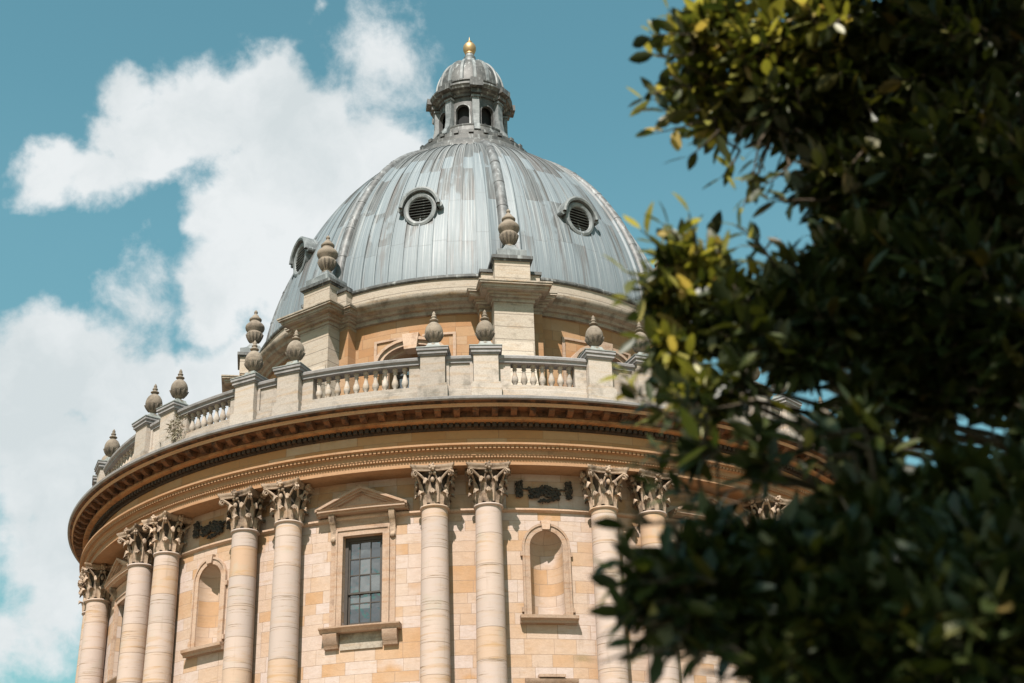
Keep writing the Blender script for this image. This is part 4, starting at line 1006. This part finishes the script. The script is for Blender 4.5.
# clumps: (direction of the clump seen from the photograph's standpoint, distance, radius in metres, number of sprigs, leaf size)
CL = [ # upper spray; last value: sunlit fringe colour
 (695, 42, 4.5, .08, 24, .08, 1), (692, 92, 4.5, .06, 16, .08, 1), (715, 125, 4.5, .05, 10, .08, 1), (700, 15, 4.5, .05, 9, .08, 1), (790, 70, 4.55, .12, 46, .082, 1), (735, 70, 4.5, .11, 18, .08, 1),
 (752, 62, 4.5, .13, 34, .082, 1), (805, 25, 4.6, .20, 80, .085, 1), (775, 108, 4.5, .13, 36, .082, 0), (830, 105, 4.6, .19, 90, .085, 0), (885, 60, 4.8, .27, 180, .085, 0), (975, 60, 4.7, .32, 260, .085, 0),
 (845, 190, 4.5, .15, 70, .085, 0), (905, 180, 4.5, .22, 150, .085, 0), (985, 190, 4.4, .28, 240, .085, 0), (735, 18, 4.6, .09, 16, .08, 1), (725, 95, 4.5, .09, 15, .08, 1), (905, 110, 5.3, .30, 220, .085, 0), (1000, 110, 5.2, .35, 260, .085, 0),
 # middle spray over the dome's edge
 (880, 400, 4.0, .07, 40, .085, 0), (930, 398, 4.0, .07, 44, .085, 0), (1012, 392, 3.9, .05, 28, .085, 0), (1040, 440, 3.7, .05, 28, .085, 0), (925, 425, 4.2, .03, 12, .085, 0), (878, 470, 3.5, .045, 22, .085, 0), (955, 492, 3.4, .06, 40, .085, 0), (1020, 500, 3.3, .06, 36, .085, 0), (910, 515, 3.3, .07, 46, .085, 0), (865, 512, 3.2, .045, 24, .085, 0),
 (700, 395, 3.7, .05, 13, .08, 1), (735, 385, 3.7, .04, 10, .08, 0), (800, 362, 3.8, .05, 16, .085, 0), (862, 395, 3.8, .04, 13, .085, 0), (765, 470, 3.3, .02, 4, .08, 0), (695, 455, 3.3, .02, 4, .08, 0), (840, 505, 3.3, .035, 9, .08, 0), (722, 565, 3.0, .045, 14, .08, 0), (780, 562, 3.0, .05, 20, .08, 0), 
 (705, 288, 4.0, .10, 30, .08, 1), (676, 262, 4.0, .05, 12, .08, 1), (745, 318, 3.9, .11, 38, .08, 0), (805, 300, 4.1, .15, 80, .085, 0), (870, 290, 4.2, .20, 130, .085, 0), (955, 310, 4.1, .24, 190, .085, 0), (905, 250, 4.8, .24, 170, .085, 0), (1010, 290, 4.6, .25, 150, .085, 0),
 (685, 330, 4.0, .07, 15, .08, 1), (672, 385, 3.9, .05, 9, .08, 1), (750, 338, 3.8, .07, 18, .08, 0), (815, 325, 3.9, .09, 40, .085, 0), (880, 335, 4.0, .10, 55, .085, 0), (940, 340, 4.1, .11, 50, .085, 0), (1015, 340, 3.9, .10, 40, .085, 0),
 # lower spray, nearer
 (745, 625, 2.8, .05, 22, .08, 0), (795, 640, 2.8, .06, 34, .08, 0), (845, 625, 2.9, .07, 44, .08, 0), (775, 672, 2.7, .04, 18, .08, 0), (865, 675, 2.8, .06, 40, .08, 0), (720, 590, 2.8, .04, 12, .08, 0), (690, 625, 2.7, .025, 6, .08, 0), (640, 610, 2.7, .02, 4, .08, 0),
 (750, 430, 3.4, .02, 3, .08, 0), (810, 430, 3.3, .02, 3, .08, 0), (860, 432, 3.4, .045, 12, .08, 0), (800, 530, 3.1, .035, 8, .08, 0), (715, 405, 3.7, .03, 5, .08, 1), (715, 535, 3.0, .03, 6, .08, 0), (655, 580, 2.75, .035, 8, .08, 0), (660, 300, 4.0, .05, 12, .08, 1), (668, 345, 3.9, .04, 8, .08, 1),
 (706, 575, 2.9, .055, 24, .08, 0), (672, 588, 2.75, .04, 8, .08, 0), (682, 560, 2.9, .035, 7, .075, 0), (765, 562, 3.0, .08, 44, .08, 0), (830, 590, 3.0, .11, 90, .085, 0), (770, 590, 2.9, .07, 36, .08, 0), (730, 600, 2.8, .05, 12, .08, 0),
 (895, 572, 3.1, .13, 110, .085, 0), (965, 595, 3.0, .18, 170, .085, 0), (890, 630, 2.9, .15, 150, .085, 0), (980, 640, 2.8, .19, 190, .085, 0), (825, 640, 2.8, .09, 55, .08, 0), (1030, 555, 3.0, .10, 70, .085, 0), (880, 508, 3.2, .04, 14, .085, 0), (950, 610, 3.6, .25, 200, .085, 0), (870, 600, 3.6, .18, 130, .085, 0), (1000, 575, 3.8, .15, 100, .085, 0)]
hubs = [(Vector((2.9, -45.9, 3.6)), 'upper'), ]
def clump(lv, c, r, n, size, lean=(-0.5, 0, 0.1), sl_=1.0):
    c = np.array(c)
    for _ in range(n):
        q = RNG.normal(size=3); q /= np.linalg.norm(q); rad_ = r*RNG.random()**(1/2.4); p = c+q*rad_
        dd = q*0.9+np.array(lean)+RNG.normal(size=3)*0.45
        lv.sprig(p-np.array(dd)/np.linalg.norm(dd)*0.06-np.array(TB), dd, RNG.uniform(0.06, 0.12)*sl_, int(RNG.integers(6, 11)), size)
for i, (px, py, ds, r, n, sz, sunlit) in enumerate(CL):
    lv = Leaves('leaf_sunlit' if sunlit else 'leaf'); c = wp_(px, py, ds); clump(lv, c, r, n, sz, sl_=ds/4.5)
    br = lv.build(tree, i)
    h = Vector((2.75, -46.0, min(5.2, max(2.6, c.z+0.15)))); mid = (c*0.5+h*0.5)+Vector((0, 0.05, -0.08))
    # stem of the branch back to the trunk
    limb('limb', [h, mid, c], 0.03 if n > 60 else 0.018, 0.006, tree)
HUBS = [wp_(c_[0], c_[1], c_[2]) for c_ in CL]
def stem(lv, p):
    h = min(HUBS, key=lambda q: (q-p).length)
    if (h-p).length > 0.03:
        m_ = (h+p)*0.5+Vector((0, 0, -0.02)); lv.tw.tube([tuple(q-TB) for q in (h, m_, p)], [0.005, 0.0045, 0.004], 4, False)
# fringe twigs with few leaves: base and tip
FR = [((705, 62), (648, 22), 4.5, 7), ((712, 78), (652, 50), 4.45, 7), ((705, 100), (643, 104), 4.45, 8), ((715, 118), (655, 136), 4.4, 6), ((700, 40), (668, 8), 4.5, 5), ((745, 30), (722, -4), 4.5, 6), ((740, 150), (722, 188), 4.4, 5), ((760, 170), (742, 200), 4.4, 5), ((765, 250), (735, 222), 4.1, 6),
      ((672, 262), (640, 226), 4.0, 5), ((668, 290), (622, 300), 3.95, 5), ((660, 300), (628, 272), 4.0, 5), ((678, 238), (660, 215), 4.0, 5), ((700, 262), (690, 222), 4.0, 5), ((665, 365), (618, 372), 3.9, 5), ((680, 395), (628, 398), 3.9, 5), ((690, 410), (658, 425), 3.9, 4), ((770, 395), (760, 430), 3.9, 4), ((700, 395), (690, 350), 3.9, 4),
      ((668, 575), (618, 578), 2.75, 5), ((668, 600), (616, 610), 2.7, 5), ((660, 650), (600, 650), 2.6, 2), ((720, 450), (692, 440), 3.2, 4), ((760, 620), (720, 648), 2.8, 5), ((830, 470), (800, 450), 3.2, 5), ((900, 440), (868, 430), 3.4, 5)]
lv = Leaves('leaf_sunlit')
for (b0, b1, ds, nl) in FR:
    p0, p1 = wp_(*b0, ds), wp_(*b1, ds*0.98); dd = p1-p0; stem(lv, p0)
    lv.sprig(np.array(p0-TB), np.array(dd), dd.length, nl, 0.085)
lv.build(tree, 99)
lv = Leaves('leaf')
rg = random.Random(21)
for _ in range(24):                                      # loose twigs hanging over the cornice
    x = rg.uniform(650, 860); y = rg.uniform(395, 500); ds = rg.uniform(3.0, 3.8); a_ = rg.uniform(-0.7, 0.7)
    p0, p1 = wp_(x+26*math.cos(a_), y+26*math.sin(a_), ds), wp_(x-26*math.cos(a_), y-26*math.sin(a_), ds*rg.uniform(.96, 1.02)); dd = p1-p0; stem(lv, p0)
    lv.sprig(np.array(p0-TB), np.array(dd), dd.length, rg.randint(3, 6), 0.07)
for (x, y, ds) in ((640, 530, 2.8), (640, 565, 2.75), (636, 590, 2.7), (650, 625, 2.7), (668, 648, 2.7), (700, 655, 2.7), (730, 665, 2.7)):
    p0, p1 = wp_(x+34, y+rg.uniform(-12, 12), ds), wp_(x-14, y+rg.uniform(-8, 14), ds*.99); dd = p1-p0; stem(lv, p0)
    lv.sprig(np.array(p0-TB), np.array(dd), dd.length, rg.randint(5, 7), 0.08)
for (b0, b1) in (((690, 55), (655, 62)), ((690, 35), (650, 30)), ((700, 110), (660, 118)), ((690, 85), (645, 88)), ((720, 130), (690, 160)), ((760, 140), (752, 178)), ((790, 165), (765, 190)), ((800, 200), (772, 205)), ((700, 250), (668, 236)), ((680, 305), (630, 318)), ((690, 320), (640, 345)), ((700, 350), (650, 362)), ((720, 270), (712, 232)), ((770, 260), (752, 228))):
    p0, p1 = wp_(*b0, 4.3), wp_(*b1, 4.25); dd = p1-p0; stem(lv, p0)
    lv.sprig(np.array(p0-TB), np.array(dd), dd.length, rg.randint(5, 8), 0.08)
lv.build(tree, 98)
# leaf masses added out of view, above, beside and behind the camera, for shade
lv = Leaves()
for (x, y, z, r, n) in ((1.95, -47.7, 5.6, .75, 330), (2.8, -47.2, 5.3, .9, 330), (1.75, -48.6, 6.0, .75, 300), (2.6, -48.6, 5.2, .9, 330), (2.3, -46.4, 6.2, .8, 240), (3.4, -46.4, 4.6, .9, 220), (3.0, -48.0, 3.8, .8, 200),
                        (1.35, -47.4, 5.6, .40, 230), (1.2, -48.0, 6.3, .45, 230), (1.95, -47.0, 5.9, .5, 200), (0.85, -48.4, 5.3, .40, 230), (0.0, -49.15, 4.7, .62, 330), (0.85, -49.1, 4.6, .6, 300), (1.6, -49.4, 4.6, .7, 260), (1.7, -50.5, 3.7, .8, 260), (2.5, -51.4, 3.5, .9, 260), (1.1, -51.0, 4.9, .8, 240), (2.7, -50.0, 2.7, .8, 220), (2.0, -48.6, 2.6, .55, 160), (2.6, -47.6, 2.4, .6, 160)):
    clump(lv, (x, y, z), r, n, .10, lean=(-.1, 0, .2))
lv.build(tree, 100)
